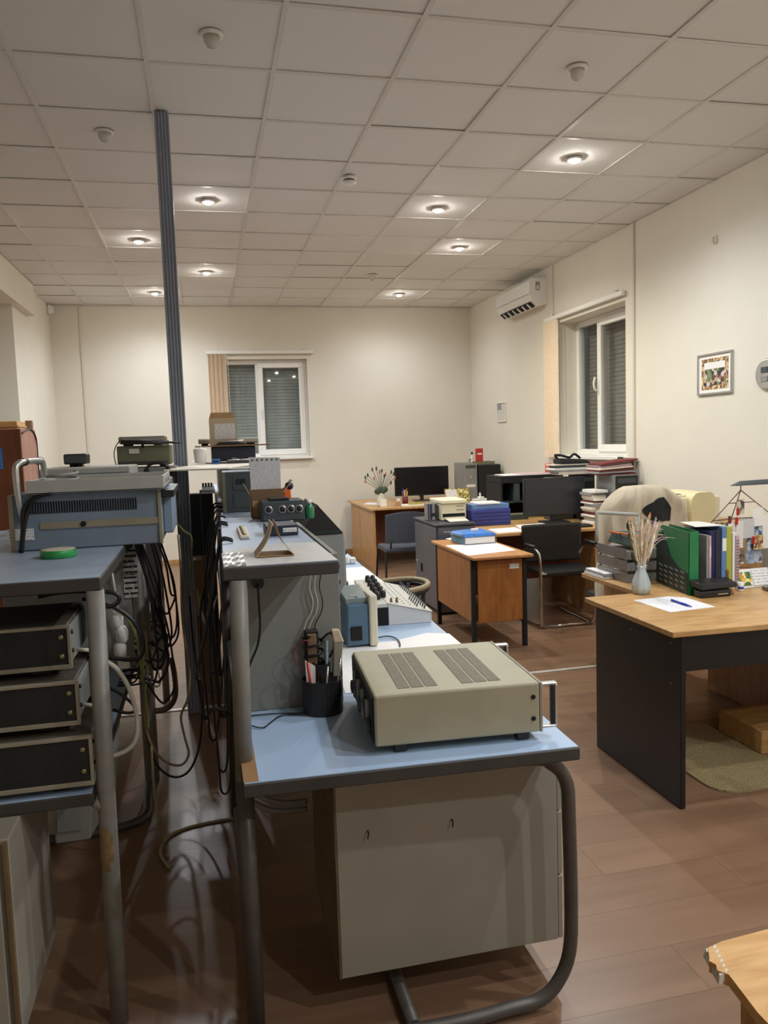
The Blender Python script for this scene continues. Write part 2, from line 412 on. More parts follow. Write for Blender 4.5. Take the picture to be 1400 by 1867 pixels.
# windows (frame, sash, panes, sill, closed roller shutter outside)
def slats(b_, f, lo, hi, n):
    st = (hi-lo)/n
    for i in range(n): f(b_, lo+i*st, lo+(i+1)*st-.0025)
x0, x1, z0, z1 = WB; yf = YB+.10
wn = B(); F = .06
wn.box(x0, x1, yf, yf+.07, z0, z0+F, .005).box(x0, x1, yf, yf+.07, z1-F, z1, .005).box(x0, x0+F, yf, yf+.07, z0+F, z1-F, .005).box(x1-F, x1, yf, yf+.07, z0+F, z1-F, .005)
xm = PY(472, 740, yf).x
wn.box(xm-.03, xm+.03, yf+.005, yf+.07, z0+F, z1-F, .004)
w1 = struct(wn.build('window_1', 'pvc'), 'white plastic window with closed shutter in the back wall')
sb = B(); a0, a1, c0, c1 = xm-.005, x1-.035, z0+.035, z1-.035; q = .075
sb.box(a0, a1, yf-.02, yf+.03, c0, c0+q, .006).box(a0, a1, yf-.02, yf+.03, c1-q, c1, .006).box(a0, a0+q, yf-.02, yf+.03, c0+q, c1-q, .006).box(a1-q, a1, yf-.02, yf+.03, c0+q, c1-q, .006)
sash = sb.build('sash', 'pvc', w1)
B().box(a0+q-.01, a1-q+.01, yf, yf+.012, c0+q-.01, c1-q+.01).build('pane', 'pane_glass', w1)
B().box(x0+F-.01, xm-.02, yf+.03, yf+.042, z0+F-.01, z1-F+.01).build('pane', 'pane_glass', w1)
hb = B().box(a0+.025, a0+.05, yf-.03, yf-.018, 1.96, 2.03, .003).tube([(a0+.037, yf-.025, 2.0), (a0+.037, yf-.05, 2.0), (a0+.037, yf-.055, 1.9)], .009, 8, 3); hb.build('handle', 'white_plastic', sash)
B().box(x0-.03, x1+.03, YB-.06, yf+.01, z0-.03, z0+.002, .006).build('sill', 'white_plastic', w1)
B().box(x0, x1, yf+.16, yf+.17, z0, z1).build('shutter_backing', 'shutter', w1)
b = B(); slats(b, lambda b_, lo, hi: b_.box(x0, x1, yf+.14, yf+.158, lo, hi, .003), z0, z1, 30); b.build('shutter', 'shutter', w1, 'stuff')
y0, y1, z0, z1 = WR; xf = XR+.2
wn = B(); wn.box(xf, xf+.07, y0, y1, z0, z0+F, .005).box(xf, xf+.07, y0, y1, z1-F, z1, .005).box(xf, xf+.07, y0, y0+F, z0+F, z1-F, .005).box(xf, xf+.07, y1-F, y1, z0+F, z1-F, .005)
ym = PX(1092, 700, xf).y; wn.box(xf+.005, xf+.07, ym-.03, ym+.03, z0+F, z1-F, .004)
w2 = struct(wn.build('window_2', 'pvc'), 'white plastic window in the right wall')
sb = B(); a0, a1 = y0+.035, ym+.005
sb.box(xf-.02, xf+.03, a0, a1, c0 if 0 else z0+.035, z0+.035+q, .006).box(xf-.02, xf+.03, a0, a1, z1-.035-q, z1-.035, .006).box(xf-.02, xf+.03, a0, a0+q, z0+.035+q, z1-.035-q, .006).box(xf-.02, xf+.03, a1-q, a1, z0+.035+q, z1-.035-q, .006)
sash = sb.build('sash', 'pvc', w2)
B().box(xf, xf+.012, a0+q-.01, a1-q+.01, z0+q+.02, z1-q-.02).build('pane', 'pane_glass', w2)
B().box(xf+.03, xf+.042, ym+.02, y1-F+.01, z0+F-.01, z1-F+.01).build('pane', 'pane_glass', w2)
hz = PX(1090, 712, xf).z
B().box(xf-.032, xf-.018, a1-.05, a1-.022, hz-.04, hz+.04, .003).tube([(xf-.025, a1-.036, hz), (xf-.06, a1-.036, hz+.005), (xf-.075, a1-.036, hz+.07), (xf-.06, a1-.036, hz+.13)], .011, 8, 4).build('handle', 'white_plastic', sash)
B().box(XR-.05, xf+.01, y0-.03, y1+.03, z0-.035, z0+.002, .006).build('sill', 'white_plastic', w2)
B().box(XR-.052, XR-.045, y0-.03, y0+.06, z0-.033, z0+.0, .001).build('sill_end_cap', 'black_plastic', w2)
B().box(xf+.16, xf+.17, y0, y1, z0, z1).build('shutter_backing', 'shutter_brown', w2)
b = B(); slats(b, lambda b_, lo, hi: b_.box(xf+.14, xf+.158, y0, y1, lo, hi, .003), z0, z1, 32); b.build('shutter', 'shutter_brown', w2, 'stuff')
# ================================================================== CEILING AND WALL FITTINGS
LIT = [(.13, 6.15), (-.46, 7.37), (.13, 8.6), (-.46, 9.77), (1.92, 6.15), (2.5, 4.95), (2.5, 7.35), (2.5, 9.72), (2.5, 2.55), (2.5, .15), (1.92, 1.36), (1.92, -1.05)]
LAMP_OTHER = {(-.46, 9.77): (.6, LAMP_RGB), (2.5, 9.72): (.5, LAMP_RGB), (1.92, 6.15): (1.0, (1.0, .96, .80)), (2.5, 7.35): (.85, (1.0, .96, .80))}
UNLIT = [(.13, 3.72), (1.92, 3.76), (-.46, 4.91), (1.92, 8.63)]
def spotlight(x, y, on, first):
    if first is None:
        t = thing('ceiling_spotlight', 'lit ceiling spotlight with small bright glass bulb' if on else 'switched off ceiling spotlight with clear glass bulb', 'spotlight', (x, y, ZC), 0, 'lit ceiling spotlights' if on else 'unlit ceiling spotlights')
        B().lathe((0, 0, 0), [(.030, .002), (.030, -.006), (.038, -.013), (.05, -.010), (.054, 0)], 28).build('trim_ring', 'ring_white', t)
        if on: B().lathe((0, 0, 0), [(.028, .0), (.028, -.014), (.020, -.024), (.004, -.028)], 20).build('bulb', 'bulb_on', t)
        else:
            B().lathe((0, 0, 0), [(.028, .0), (.034, -.018), (.033, -.036), (.022, -.054), (.006, -.062)], 12).build('glass_bulb', 'crystal', t)
    else:
        t = copy_tree(first); t.location = (x, y, ZC)
    if on:
        l = bpy.data.lights.new('spotlight_lamp', 'SPOT'); l.energy = LAMP_W; l.color = LAMP_RGB; l.shadow_soft_size = .03
        l.spot_size = math.radians(165); l.spot_blend = .8
        lo = bpy.data.objects.new('spotlight_lamp', l); C.objects.link(lo); lo.parent = t; lo.location = (0, 0, -.075)
    return t
def spots(lst, on):
    first = None; proto = None
    for x, y in lst:
        if first is None:
            first = spotlight(x, y, on, None)
        else:
            t = first.copy(); C.objects.link(t); t.location = (x, y, ZC)
            for ch in [c for c in bpy.data.objects if c.parent == first]:
                c = ch.copy(); C.objects.link(c); c.parent = t
                if c.type == 'LIGHT' and (x, y) in LAMP_OTHER:          # lamps of another make: weaker or yellower
                    c.data = ch.data.copy(); k, col = LAMP_OTHER[(x, y)]; c.data.energy = LAMP_W*k; c.data.color = col
                    if col != LAMP_RGB: t['label'] = 'lit ceiling spotlight giving a slightly yellowish light'
spots(LIT, True); spots(UNLIT, False)
p = PZ(636, 322, ZC)
t = thing('smoke_detector', 'white round smoke detector hanging below a ceiling bar', 'smoke detector', (p.x, p.y, ZC))
B().lathe((0, 0, 0), [(.03, 0), (.05, -.006), (.05, -.02), (.046, -.024)], 24).build('base', 'white_plastic', t)
B().lathe((0, 0, 0), [(.036, -.024), (.036, -.034)], 24).build('sensor_gap', 'black_plastic', t)
B().lathe((0, 0, 0), [(.046, -.034), (.048, -.044), (.03, -.054), (.01, -.056)], 24).build('cap', 'white_plastic', t)
# service pole
t = thing('service_pole', 'tall dark grey ribbed metal pole from floor to ceiling', 'pole', (-.128, 4.60, 0))
B().box(-.038, .038, -.02, .035, 0, ZC, .004).build('pole_core', 'pole_metal', t)
for i in range(5):
    xx = -.034+.017*i; B().box(xx-.0045, xx+.0045, -.028, -.018, 0, ZC, .002).build('rib', 'pole_metal', t)
# air conditioner
t = thing('air_conditioner', 'white split air conditioner high on the wall beside the window', 'air conditioner', (XR, 8.15, 2.97))
def acp(y, pts): return [(q[0], y, q[1]) for q in pts]
prof = [(0, .02), (-.10, .0), (-.17, .06), (-.205, .14), (-.205, .27), (-.18, .30), (0, .30)]
B().prism(acp(0, prof), (0, 1.0, 0)).build('body', 'white_plastic', t)
B().hexa([(-.115, .06, .004), (-.172, .06, .053), (-.172, .94, .053), (-.115, .94, .004)], [(-.119, .06, -.001), (-.176, .06, .048), (-.176, .94, .048), (-.119, .94, -.001)]).build('air_outlet', 'dark_slot', t)
for i in range(6): B().hexa([(-.12, .13+i*.14, .001), (-.17, .13+i*.14, .044), (-.17, .15+i*.14, .044), (-.12, .15+i*.14, .001)], [(-.13, .13+i*.14, -.008), (-.178, .13+i*.14, .035), (-.178, .15+i*.14, .035), (-.13, .15+i*.14, -.008)]).build('louvre', 'white_plastic', t)
B().box(-.208, -.2045, .02, .98, .13, .134).build('panel_seam', 'folder_grey', t)
B().box(-.13, -.08, -.003, 0, .17, .26, .001).build('badge', 'folder_grey', t)
B().box(-.12, -.09, -.005, -.002, .18, .22, .001).build('badge_print', 'print_z', t)
# vertical blinds
def vblind(loc, wid, hgt, ry, label, railw):
    t = thing('vertical_blind', label, 'blind', loc, ry)
    B().box(-.02, railw, -.05, -.012, hgt, hgt+.045, .004).build('rail', 'white_plastic', t)
    for q in (.12, railw-.14): B().box(q, q+.03, -.04, 0, hgt+.045, hgt+.065, .002).build('bracket', 'silver', t)
    n = 9
    for i in range(n):
        x = wid*i/n; B().hexa([(x, -.07+.02*(i % 2), 0), (x+wid/n*1.2, -.02, 0), (x+wid/n*1.2, -.018, 0), (x, -.068+.02*(i % 2), 0)], [(x, -.07+.02*(i % 2), hgt), (x+wid/n*1.2, -.02, hgt), (x+wid/n*1.2, -.018, hgt), (x, -.068+.02*(i % 2), hgt)]).build('slat', 'blind', t)
    B().tube([(wid+.02, -.04, hgt), (wid+.024, -.045, .3), (wid+.026, -.04, .28), (wid+.022, -.035, hgt)], .0015, 6, 2).build('bead_chain', 'white_plastic', t)
vblind((.12, YB, 1.30), .235, 1.455, 0, 'peach vertical blind drawn aside at the back wall window', 1.40)
vblind((XR, 8.10, 1.31), .26, 1.47, -PI/2, 'peach vertical blind drawn aside at the window near the air conditioner', 1.62)
# framed things, clock, sensor on the walls
def framed(name, label, cat, y0, y1, z0, z1, fr, fm, mats):
    t = thing(name, label, cat, (XR, (y0+y1)/2, z0)); h = (y1-y0)/2; H = z1-z0
    B().box(-.018, 0, -h, h, 0, fr, .002).box(-.018, 0, -h, h, H-fr, H, .002).box(-.018, 0, -h, -h+fr, fr, H-fr, .002).box(-.018, 0, h-fr, h, fr, H-fr, .002).build('frame', fm, t)
    B().box(-.008, -.001, -h+fr, h-fr, fr, H-fr).build('mount', mats[0], t)
    for m, (a, c, d, e) in mats[1]: B().box(-.010-.001*mats[1].index((m, (a, c, d, e))), -.0075, -h+a*2*h, -h+c*2*h, d*H, e*H).build('print', m, t)
    return t
framed('framed_photo', 'silver framed group photograph with gold border on wall', 'picture', 5.01, 5.42, 1.815, 2.125, .016, 'silver', ('paper', [('photo_gold', (.12, .88, .13, .87)), ('photo_group', (.18, .82, .22, .80)), ('paper', (.2, .8, .62, .78))]))
framed('framed_notice', 'small white framed notice near the room corner', 'picture', 9.38, 9.68, 1.74, 1.99, .012, 'white_plastic', ('print_wall', [('folder_grey', (.5, .95, .62, .94))]))
cp = PX(1401, 682, XR)
t = thing('wall_clock', 'round pale wall clock with small display windows', 'clock', (XR, cp.y, cp.z))
B().lathe((0, 0, 0), [(.105, 0), (.108, -.014), (.098, -.024), (.09, -.022)], 36, 'X').build('case', 'silver', t)
B().box(-.028, -.022, -.02, .045, .01, .05, .002).build('display', 'dark_instrument', t)
B().box(-.028, -.022, -.02, .045, -.05, -.012, .002).build('lower_display', 'grey_instrument', t)
hp = PX(1305, 437, XR); t = thing('wall_hook', 'small white hook high on the bare wall', 'hook', (XR, hp.y, hp.z))
B().box(-.012, 0, -.02, .02, -.03, .03, .004).build('plate', 'duct', t)
B().tube([(-.01, 0, .015), (-.03, 0, .01), (-.032, 0, -.012), (-.014, 0, -.018)], .006, 8, 3).build('hook_arm', 'duct', t)
t = thing('motion_sensor', 'small white motion sensor high on the wall in the room corner', 'sensor', (-1.8, 10.58, 3.25))
B().box(0, .02, -.03, .03, .02, .10, .004).build('bracket', 'white_plastic', t)
B().prism([(.02, -.04, 0), (.07, -.03, .02), (.075, -.03, .09), (.02, -.04, .12)], (0, .075, 0)).build('sensor_body', 'white_plastic', t)
# ================================================================== LAB BENCHES (right row)
def top_board(t, pts, z1, th, lam, name='worktop', edge='bench_edge', ins=.004):
    """pts: four xy corners counter-clockwise"""
    b = B(); b.hexa([(x, y, z1-th) for x, y in pts], [(x, y, z1-.002) for x, y in pts], .003); o = b.build(name, edge, t)
    cx = sum(q[0] for q in pts)/4; cy = sum(q[1] for q in pts)/4
    sh = [(x+(ins if x < cx else -ins), y+(ins if y < cy else -ins)) for x, y in pts]
    B().hexa([(x, y, z1-.003) for x, y in sh], [(x, y, z1) for x, y in sh]).build('laminate', lam, o)
    return o
t = thing('lab_bench', 'blue topped lab bench carrying the beige instrument, with grey tube frame', 'bench')
top_board(t, [(.05, 1.82), (.905, 1.79), (.952, 3.33), (.05, 3.33)], .75, .036, 'bench_top')
B().box(.052, .088, 1.828, 2.30, .7495, .7512).build('worn_edge', 'bare_edge', t)
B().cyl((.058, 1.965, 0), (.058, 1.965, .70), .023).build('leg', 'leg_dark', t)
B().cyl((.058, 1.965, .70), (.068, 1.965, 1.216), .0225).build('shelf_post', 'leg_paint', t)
fr = [PY(x, y, 1.845) for x, y in [(462, 1436), (700, 1410), (955, 1384), (1005, 1392), (1032, 1425), (1037, 1490), (1041, 1650), (1038, 1735), (1018, 1788), (985, 1822), (930, 1838)]]+[Vector((.55, 1.845, .02)), Vector((.06, 1.86, .02))]
for q in fr: q.z = max(q.z, .019)
B().tube(fr, .0185, 10, 4).build('end_frame', 'leg_dark', t)
B().tube([(.46, 1.86, .02), (.46, 3.2, .02)], .019, 10, 0).build('floor_rail', 'leg_dark', t)
B().tube([(.058, 1.965, .04), (.058, 3.2, .04)], .016, 10, 0).build('floor_rail', 'leg_dark', t)
B().tube([(.058, 3.25, 0), (.062, 3.25, 1.216)], .022, 10, 0).build('leg', 'leg_dark', t)
B().tube([(.90, 3.25, .70), (.90, 3.25, 0)], .0185, 10, 0).build('leg', 'leg_dark', t)
B().box(.098, .382, 2.325, 2.345, .751, 1.214, .002).build('riser_panel', 'riser', t)
B().box(.365, .382, 2.346, 3.33, .751, 1.214, .002).build('riser_front', 'riser', t)
for z in (1.16, 1.11, 1.03): B().cyl((.382, 2.42, z), (.40, 2.42, z), .010, 12).build('terminal', 'black_plastic', t)
top_board(t, [(.03, 1.95), (.322, 1.95), (.322, 3.49), (.055, 3.49)], 1.25, .034, 'bench_top_dull', 'upper_shelf')
sk = B().cyl(PY(470, 1061, 2.325)+Vector((0, 0, 0)), PY(470, 1061, 2.325)+Vector((0, -.025, 0)), .017, 16).build('plug', 'black_plastic', t)
# cabinet below the bench
t = thing('under_bench_cabinet', 'beige drawer cabinet hung under the blue lab bench', 'cabinet', (.6, 2.2, .11))
b = B((.6, 2.2, .11)); b.box(.288, .918, 1.962, 2.42, .112, .70, .003).build('body', 'cab_beige', t)
for z0, z1 in ((.113, .30), (.306, .49), (.496, .66)): B((.6, 2.2, .11)).box(.919, .934, 1.965, 2.418, z0, z1, .002).build('drawer_front', 'cab_beige', t)
B((.6, 2.2, .11)).box(.284, .288, 1.962, 2.42, .112, .70).build('side_edge', 'cab_edge', t)
for x, y in ((670, 1515), (823, 1494)):
    q = PY(x, y, 1.962); B((.6, 2.2, .11)).tube([q, q+Vector((0, -.014, 0)), q+Vector((-.004, -.02, -.012))], .0022, 6, 2).build('hook', 'black_plastic', t)
B((.6, 2.2, .11)).box(.30, .34, 2.0, 2.04, .70, .714).box(.86, .90, 2.0, 2.04, .70, .714).box(.30, .34, 2.36, 2.40, .70, .714).build('hanger', 'leg_dark', t)
t = thing('bench_socket_box', 'small grey metal box fixed under the lab bench beside the drawer cabinet', 'box', (.22, 2.5, .55))
B((.22, 2.5, .55)).box(.20, .275, 2.35, 2.65, .56, .714, .004).build('housing', 'panel_grey', t)
B((.22, 2.5, .55)).box(.215, .26, 2.347, 2.351, .58, .64, .001).build('cover_plate', 'dark_instrument', t)
# benches further back
for i, (y0, y1, xr0, xr1) in enumerate(((3.336, 4.872, .955, .965), (4.878, 6.35, .965, .99))):
    t = thing('lab_bench', ('pale topped lab bench carrying the sloped control panel', 'pale topped lab bench with white socket box, beyond the control panel')[i], 'bench')
    top_board(t, [(.05, y0), (xr0, y0), (xr1, y1), (.05, y1)], .75, .036, 'bench_top')
    ys = (3.5, 4.98) if i == 0 else (4.99, 6.3)
    top_board(t, [(.06, ys[0]), (.33, ys[0]), (.33, ys[1]), (.06, ys[1])], 1.25, .034, 'bench_top_dull', 'upper_shelf')
    for yy in (y0+.1, y1-.1):
        B().cyl((.09, yy, 0), (.09, yy, 1.216), .022).build('leg', 'leg_dark', t); B().cyl((.90, yy, 0), (.90, yy, .714), .0185).build('leg', 'leg_dark', t)
    B().box(.30, .318, y0+.03, y1-.03, .751, 1.214, .002).build('riser_front', 'riser', t)
    B().box(.08, .30, y1-.25, y1-.23, .2, 1.214, .002).build('riser_panel', 'riser', t)

# ---- things on the bench worktops
def generator():
    A, Bq = PZ(685, 1364, .772), PZ(985, 1335, .772)
    d = (Bq-A); d.z = 0; L = d.length; rz = math.atan2(d.y, d.x)
    t = thing('bench_instrument', 'large beige metal instrument with slotted lid and silver handles on blue bench', 'instrument', (A.x, A.y, .7515), rz)
    W_, D, z0, z1 = L, .44, .021, .155
    B().box(0, W_, 0, D, z0, z1, .006, 2).build('case', 'gen_body', t)
    # ventilated strips on the lid: two groups of three
    for g0 in (.070, .241):
        for k in range(3): 
            x = g0+k*.037; B().box(x, x+.032, .045, .378, z1-.001, z1+.0012).build('vent_strip', 'gen_vent', t)
    B().box(0-.004, .001, .012, D-.012, z0+.008, z1-.008).build('rear_panel', 'black_matte', t)
    for y, z, s_ in ((.06, .06, .02), (.12, .10, .016), (.2, .07, .024), (.28, .10, .016), (.36, .07, .02)):
        B().lathe((-.004, y, z), [(s_, 0), (s_, -.012), (s_*.6, -.014)], 12, 'X').build('rear_connector', 'dark_instrument', t)
    for y in (.07, .16, .25, .34): B().box(-.012, -.003, y, y+.02, z0+.02, z0+.10, .002).build('rear_bracket', 'panel_grey', t)
    B().box(W_-.001, W_+.008, 0, D, z0, z1, .002).build('front_panel', 'instrument_frame', t)
    for y in (.018, D-.018):
        hd = B().box(W_+.006, W_+.052, y-.009, y+.009, z1-.014, z1-.006, .002).box(W_+.006, W_+.052, y-.009, y+.009, z0+.006, z0+.013, .002).box(W_+.046, W_+.053, y-.009, y+.009, z0+.012, z1-.012, .001).build('handle', 'silver', t)
        B().box(W_+.036, W_+.047, y-.008, y+.008, z0+.013, z1-.014, .002).build('handle_grip', 'black_plastic', hd)
    for x in (.05, W_-.06):
        for y in (.04, D-.06): B().box(x, x+.035, y-.03, y, 0, z0+.002, .003).build('foot', 'black_plastic', t)
    for x, z in ((W_-.018, .06), (W_-.018, .118)): B().lathe((x, 0, z), [(.006, 0), (.006, -.003), (.003, -.004)], 10, 'Y').build('screw', 'dark_slot', t)
generator()
# pen holder
c = PZ(590, 1297, .75); t = thing('tool_holder', 'round black tool holder full of tools and wires on blue bench', 'holder', (c.x, c.y+.006, .7515))
def cyl_wall(r, h, r0, a0=0, a1=2*PI, th=.004, n=28):
    b = B(); 
    A = [a0+(a1-a0)*k/n for k in range(n+1)]
    for k in range(n):
        p = lambda a, r_, z: (r_*math.cos(a), r_*math.sin(a), z)
        b.hexa([p(A[k], r, r0), p(A[k+1], r, r0), p(A[k+1], r-th, r0), p(A[k], r-th, r0)], [p(A[k], r, h), p(A[k+1], r, h), p(A[k+1], r-th, h), p(A[k], r-th, h)])
    return b
cyl_wall(.060, .10, 0).build('outer_cup', 'black_plastic', t)
B().lathe((0, 0, 0), [(.058, 0), (.058, .004)], 28).build('cup_floor', 'black_plastic', t)
cyl_wall(.026, .145, .0, 0, 2*PI, .003, 18).build('centre_cup', 'black_plastic', t)
for a in (0.6, 2.7, 4.8): B().box(-.002, .002, .026, .058, .004, .10).build('divider', 'black_plastic', t).rotation_euler = (0, 0, a)
tl = [((.03, -.03), (.05, -.05), .17, 'chrome', .003), ((-.03, -.02), (-.045, -.03), .16, 'red', .004), ((.0, -.045), (.01, -.06), .15, 'silver', .003), ((-.02, .03), (-.03, .05), .2, 'paper', .006), ((.035, .02), (.05, .03), .19, 'black_plastic', .005), ((.01, .0), (.02, .01), .21, 'scope2_grey', .005)]
for i, (a, bq, h, m, r) in enumerate(tl):
    tag(B((t.location.x, t.location.y, .7515)).cyl(t.location+Vector((*a, .006)), t.location+Vector((*bq, h)), r, 8).build('hand_tool', m), ['thin steel tweezers standing in the black tool holder', 'red handled tool leaning in the black tool holder', 'steel scriber leaning at the rim of the black tool holder', 'rolled white paper slip standing in the black tool holder', 'black screwdriver standing in the black tool holder', 'grey marker standing in the centre of the black tool holder'][i], 'tool', 'tools in the black holder')
# clutter standing in the holder
H0 = t.location.copy()
t = thing('power_adapter', 'black power adapter with wound lead stuck upright in the tool holder', 'adapter', H0+Vector((-.018, .033, .006)))
B().box(-.026, .016, -.012, .012, 0, .235, .004).build('adapter_body', 'black_plastic', t); B().box(-.020, .008, -.018, -.012, .13, .225, .003).build('label_plate', 'kraft_dk', t)
B().tube([(.0+.03*math.cos(k*1.3), -.006+.020*math.sin(k*1.3), .14+.006*k) for k in range(14)], .004, 6, 3).build('wound_lead', 'cable_black', t)
B().tube([(.02, -.01, .20), (.05, -.02, .225), (.062, -.02, .19), (.045, -.02, .15)], .0035, 6, 3).build('tail_lead', 'cable_black', t)
t = thing('crimp_tool', 'tan and black crimping tool leaning in the tool holder', 'tool', H0+Vector((.036, .012, .006)))
B().hexa([(-.008, -.006, 0), (.008, -.006, 0), (.008, .006, 0), (-.008, .006, 0)], [(.004, -.010, .20), (.034, -.010, .20), (.034, .010, .20), (.004, .010, .20)], .003).build('handle', 'instrument_frame', t); B().hexa([(.004, -.012, .195), (.036, -.012, .195), (.036, .012, .195), (.004, .012, .195)], [(-.002, -.010, .235), (.022, -.010, .235), (.022, .010, .235), (-.002, .010, .235)], .003).build('jaw', 'kraft_lt', t)
o_ = H0+Vector((-.034, -.012, .006)); tag(B(o_).hexa([o_+Vector((-.012, 0, 0)), o_+Vector((.016, 0, 0)), o_+Vector((.016, .001, 0)), o_+Vector((-.012, .001, 0))], [o_+Vector((-.016, 0, .155)), o_+Vector((.014, -.004, .135)), o_+Vector((.014, -.003, .135)), o_+Vector((-.016, .001, .155))]).build('paper_slip', 'paper'), 'white paper slip sticking out of the black tool holder', 'paper')
# blue oscilloscope
p0 = PZ(645, 1182, .7515); t = thing('oscilloscope', 'small blue and cream oscilloscope standing on bench beside the beige instrument', 'oscilloscope', (p0.x-.02, p0.y, .7515), .02)
B().hexa([(-.005, 0, .008), (.085, 0, .008), (.085, .24, .008), (-.005, .24, .008)], [(-.002, .0, .17), (.085, 0, .17), (.085, .24, .19), (-.002, .24, .19)], .006).build('rear_case', 'scope2_blue', t)
B().prism([(.0, .02, .17), (.09, .02, .172), (.09, .2, .192), (.03, .2, .192), (.0, .12, .182)], (0, 0, .02)).build('top_cover', 'scope2_grey', t)
B().box(.085, .118, -.012, .252, .003, .205, .008, 2).build('front_bezel', 'scope2_cream', t)
B().box(.118, .121, .01, .16, .05, .18, .002).build('screen', 'screen_black', t)
B().box(.01, .055, -.006, .001, .03, .085, .002).build('rear_label', 'dark_slot', t)
B().box(.02, .05, .05, .09, .19, .197, .002).build('top_badge', 'silver', t)
B().lathe((.045, .035, .188), [(.008, 0), (.008, .006), (.004, .008)], 10).build('top_button', 'lens_green', t)
# sloped mixer / control panel
q = PZ(706, 1143, .7515); t = thing('control_panel', 'pale sloped metal control panel covered with knobs and switches', 'control panel', (q.x+.015, q.y+.03, .7515), -.05)
B().prism([(0, 0, 0), (.19, 0, 0), (.19, 0, .045), (0, 0, .095)], (0, .62, 0)).build('case', 'mixer_grey', t)
B().hexa([(-.004, -.004, .0955), (.194, -.004, .0455), (.194, .624, .0455), (-.004, .624, .0955)], [(-.004, -.004, .0985), (.194, -.004, .0485), (.194, .624, .0485), (-.004, .624, .0985)]).build('faceplate', 'mixer_top', t)
B().box(-.06, 0, .0, .62, .0, .078, .002).build('rear_channel', 'dark_slot', t); B().box(-.064, .0, .0, .62, .078, .096, .002).build('rear_lid', 'mixer_top', t)
def fz(x): return .0985-.05*(x+.004)/.198
for i in range(5):
    for j in range(2):
        x, y = -.03+.03*j+.006*i, .10+.11*i+.03*j; B().lathe((x, y, .097 if x < 0 else fz(x)), [(.013, 0), (.013, .02), (.009, .032), (.004, .033)], 10).build('knob', 'black_plastic', t)
for i in range(2): B().lathe((.02+.025*i, .04, fz(.03)), [(.006, 0), (.005, .02), (.002, .022)], 8).build('toggle', 'kraft_dk', t)
for i in range(15):
    y = .03+.04*i; B().tube([(.165, y, fz(.165)), (.172, y, fz(.165)+.022)], .0035, 6, 0).build('toggle_switch', 'dark_instrument', t)
for i in range(5): B().tube([(.135, .05+.04*i, fz(.135)), (.14, .05+.04*i, fz(.135)+.014)], .003, 6, 0).build('toggle_switch', 'dark_instrument', t)
for j in range(3):
    for i in range(12): B().box(.05+.028*j, .056+.028*j, .06+.045*i, .07+.045*i, fz(.056+.028*j)-.001, fz(.05+.028*j)+.0006).build('marking', 'dark_instrument', t)
# sheets covering the bench tops
def sheet(name, label, mat, pts, z=.7512, th=.0008, cat='paper', group=None):
    o = Vector((sum(p[0] for p in pts)/len(pts), sum(p[1] for p in pts)/len(pts), z)); b = B(o); b.sheet([(p[0], p[1], z) for p in pts], th)
    return tag(b.build(name, mat), label, cat, group)
zz = lambda x, y, z=.7515: tuple(PZ(x, y, z))[:2]
sheet('paper_sheet', 'large white protective sheet on the bench behind the beige instrument', 'sheet_white', [(.40, 2.40), (.925, 2.40), (.945, 3.02), (.86, 3.06), (.70, 2.98), (.45, 3.0)])
sheet('paper_sheet', 'wide white paper sheet spread under the control panel', 'sheet_white', [(.40, 3.40), (.955, 3.40), (.96, 4.86), (.40, 4.86)])
t = thing('socket_box', 'white plastic socket box on the bench beyond the control panel', 'socket', (.80, 5.1, .7515))
B().box(-.09, .09, -.1, .1, 0, .05, .006).build('housing', 'white_plastic', t)
for y in (-.05, .05): B().lathe((.02, y, .05), [(.03, 0), (.03, .006), (.022, .008), (.02, .003)], 18).build('socket_face', 'white_plastic', t)
t = thing('socket_adapter', 'small white mains plug on top of the socket box', 'plug', (.86, 5.12, .8025+.0055)); B().box(-.02, .02, -.02, .02, 0, .035, .005).build('plug_body', 'white_plastic', t); B().cyl((0, 0, .034), (0, 0, .05), .008, 10).build('plug_neck', 'white_plastic', t)
t = thing('socket_adapter', 'white mains plug lying by the edge of the far bench', 'plug', (.92, 5.02, .7515)); B().box(-.02, .02, -.025, .025, 0, .04, .006).build('plug_body', 'white_plastic', t); B().cyl((0, .024, .02), (0, .045, .02), .008, 10).build('plug_neck', 'white_plastic', t)
# grey cabinet on second bench and black peaked hood on it
t = thing('instrument_cabinet', 'tall grey instrument cabinet standing on the bench behind the control panel', 'cabinet', (.5, 3.6, .7515))
B((.5, 3.6, .7515)).box(.345, .588, 3.40, 3.85, .752, 1.145, .004).build('case', 'grey_instrument', t)
B((.5, 3.6, .7515)).box(.588, .596, 3.42, 3.83, .77, 1.12, .002).build('front_panel', 'panel_grey', t)
for z in (.82, .9, 1.05): B((.5, 3.6, .7515)).lathe((.596, 3.5, z), [(.014, 0), (.014, .018), (.008, .02)], 12, 'X').build('knob', 'black_plastic', t)
t = thing('peaked_hood', 'black folded card hood with peaked top on the grey instrument cabinet', 'hood', (.5, 3.6, 1.145))
a, p_, c = PY(547, 967, 3.40), PY(578, 920, 3.40), PY(626, 973, 3.40)
B((.5, 3.6, 1.145)).prism([(a.x, 3.40, 1.147), (c.x, 3.40, 1.147), (p_.x, 3.40, p_.z)], (0, .42, 0)).build('hood_shell', 'black_panel', t)
B((.5, 3.6, 1.145)).box(a.x+.02, c.x-.02, 3.394, 3.399, 1.149, 1.165).build('hood_trim', 'green_dark', t)
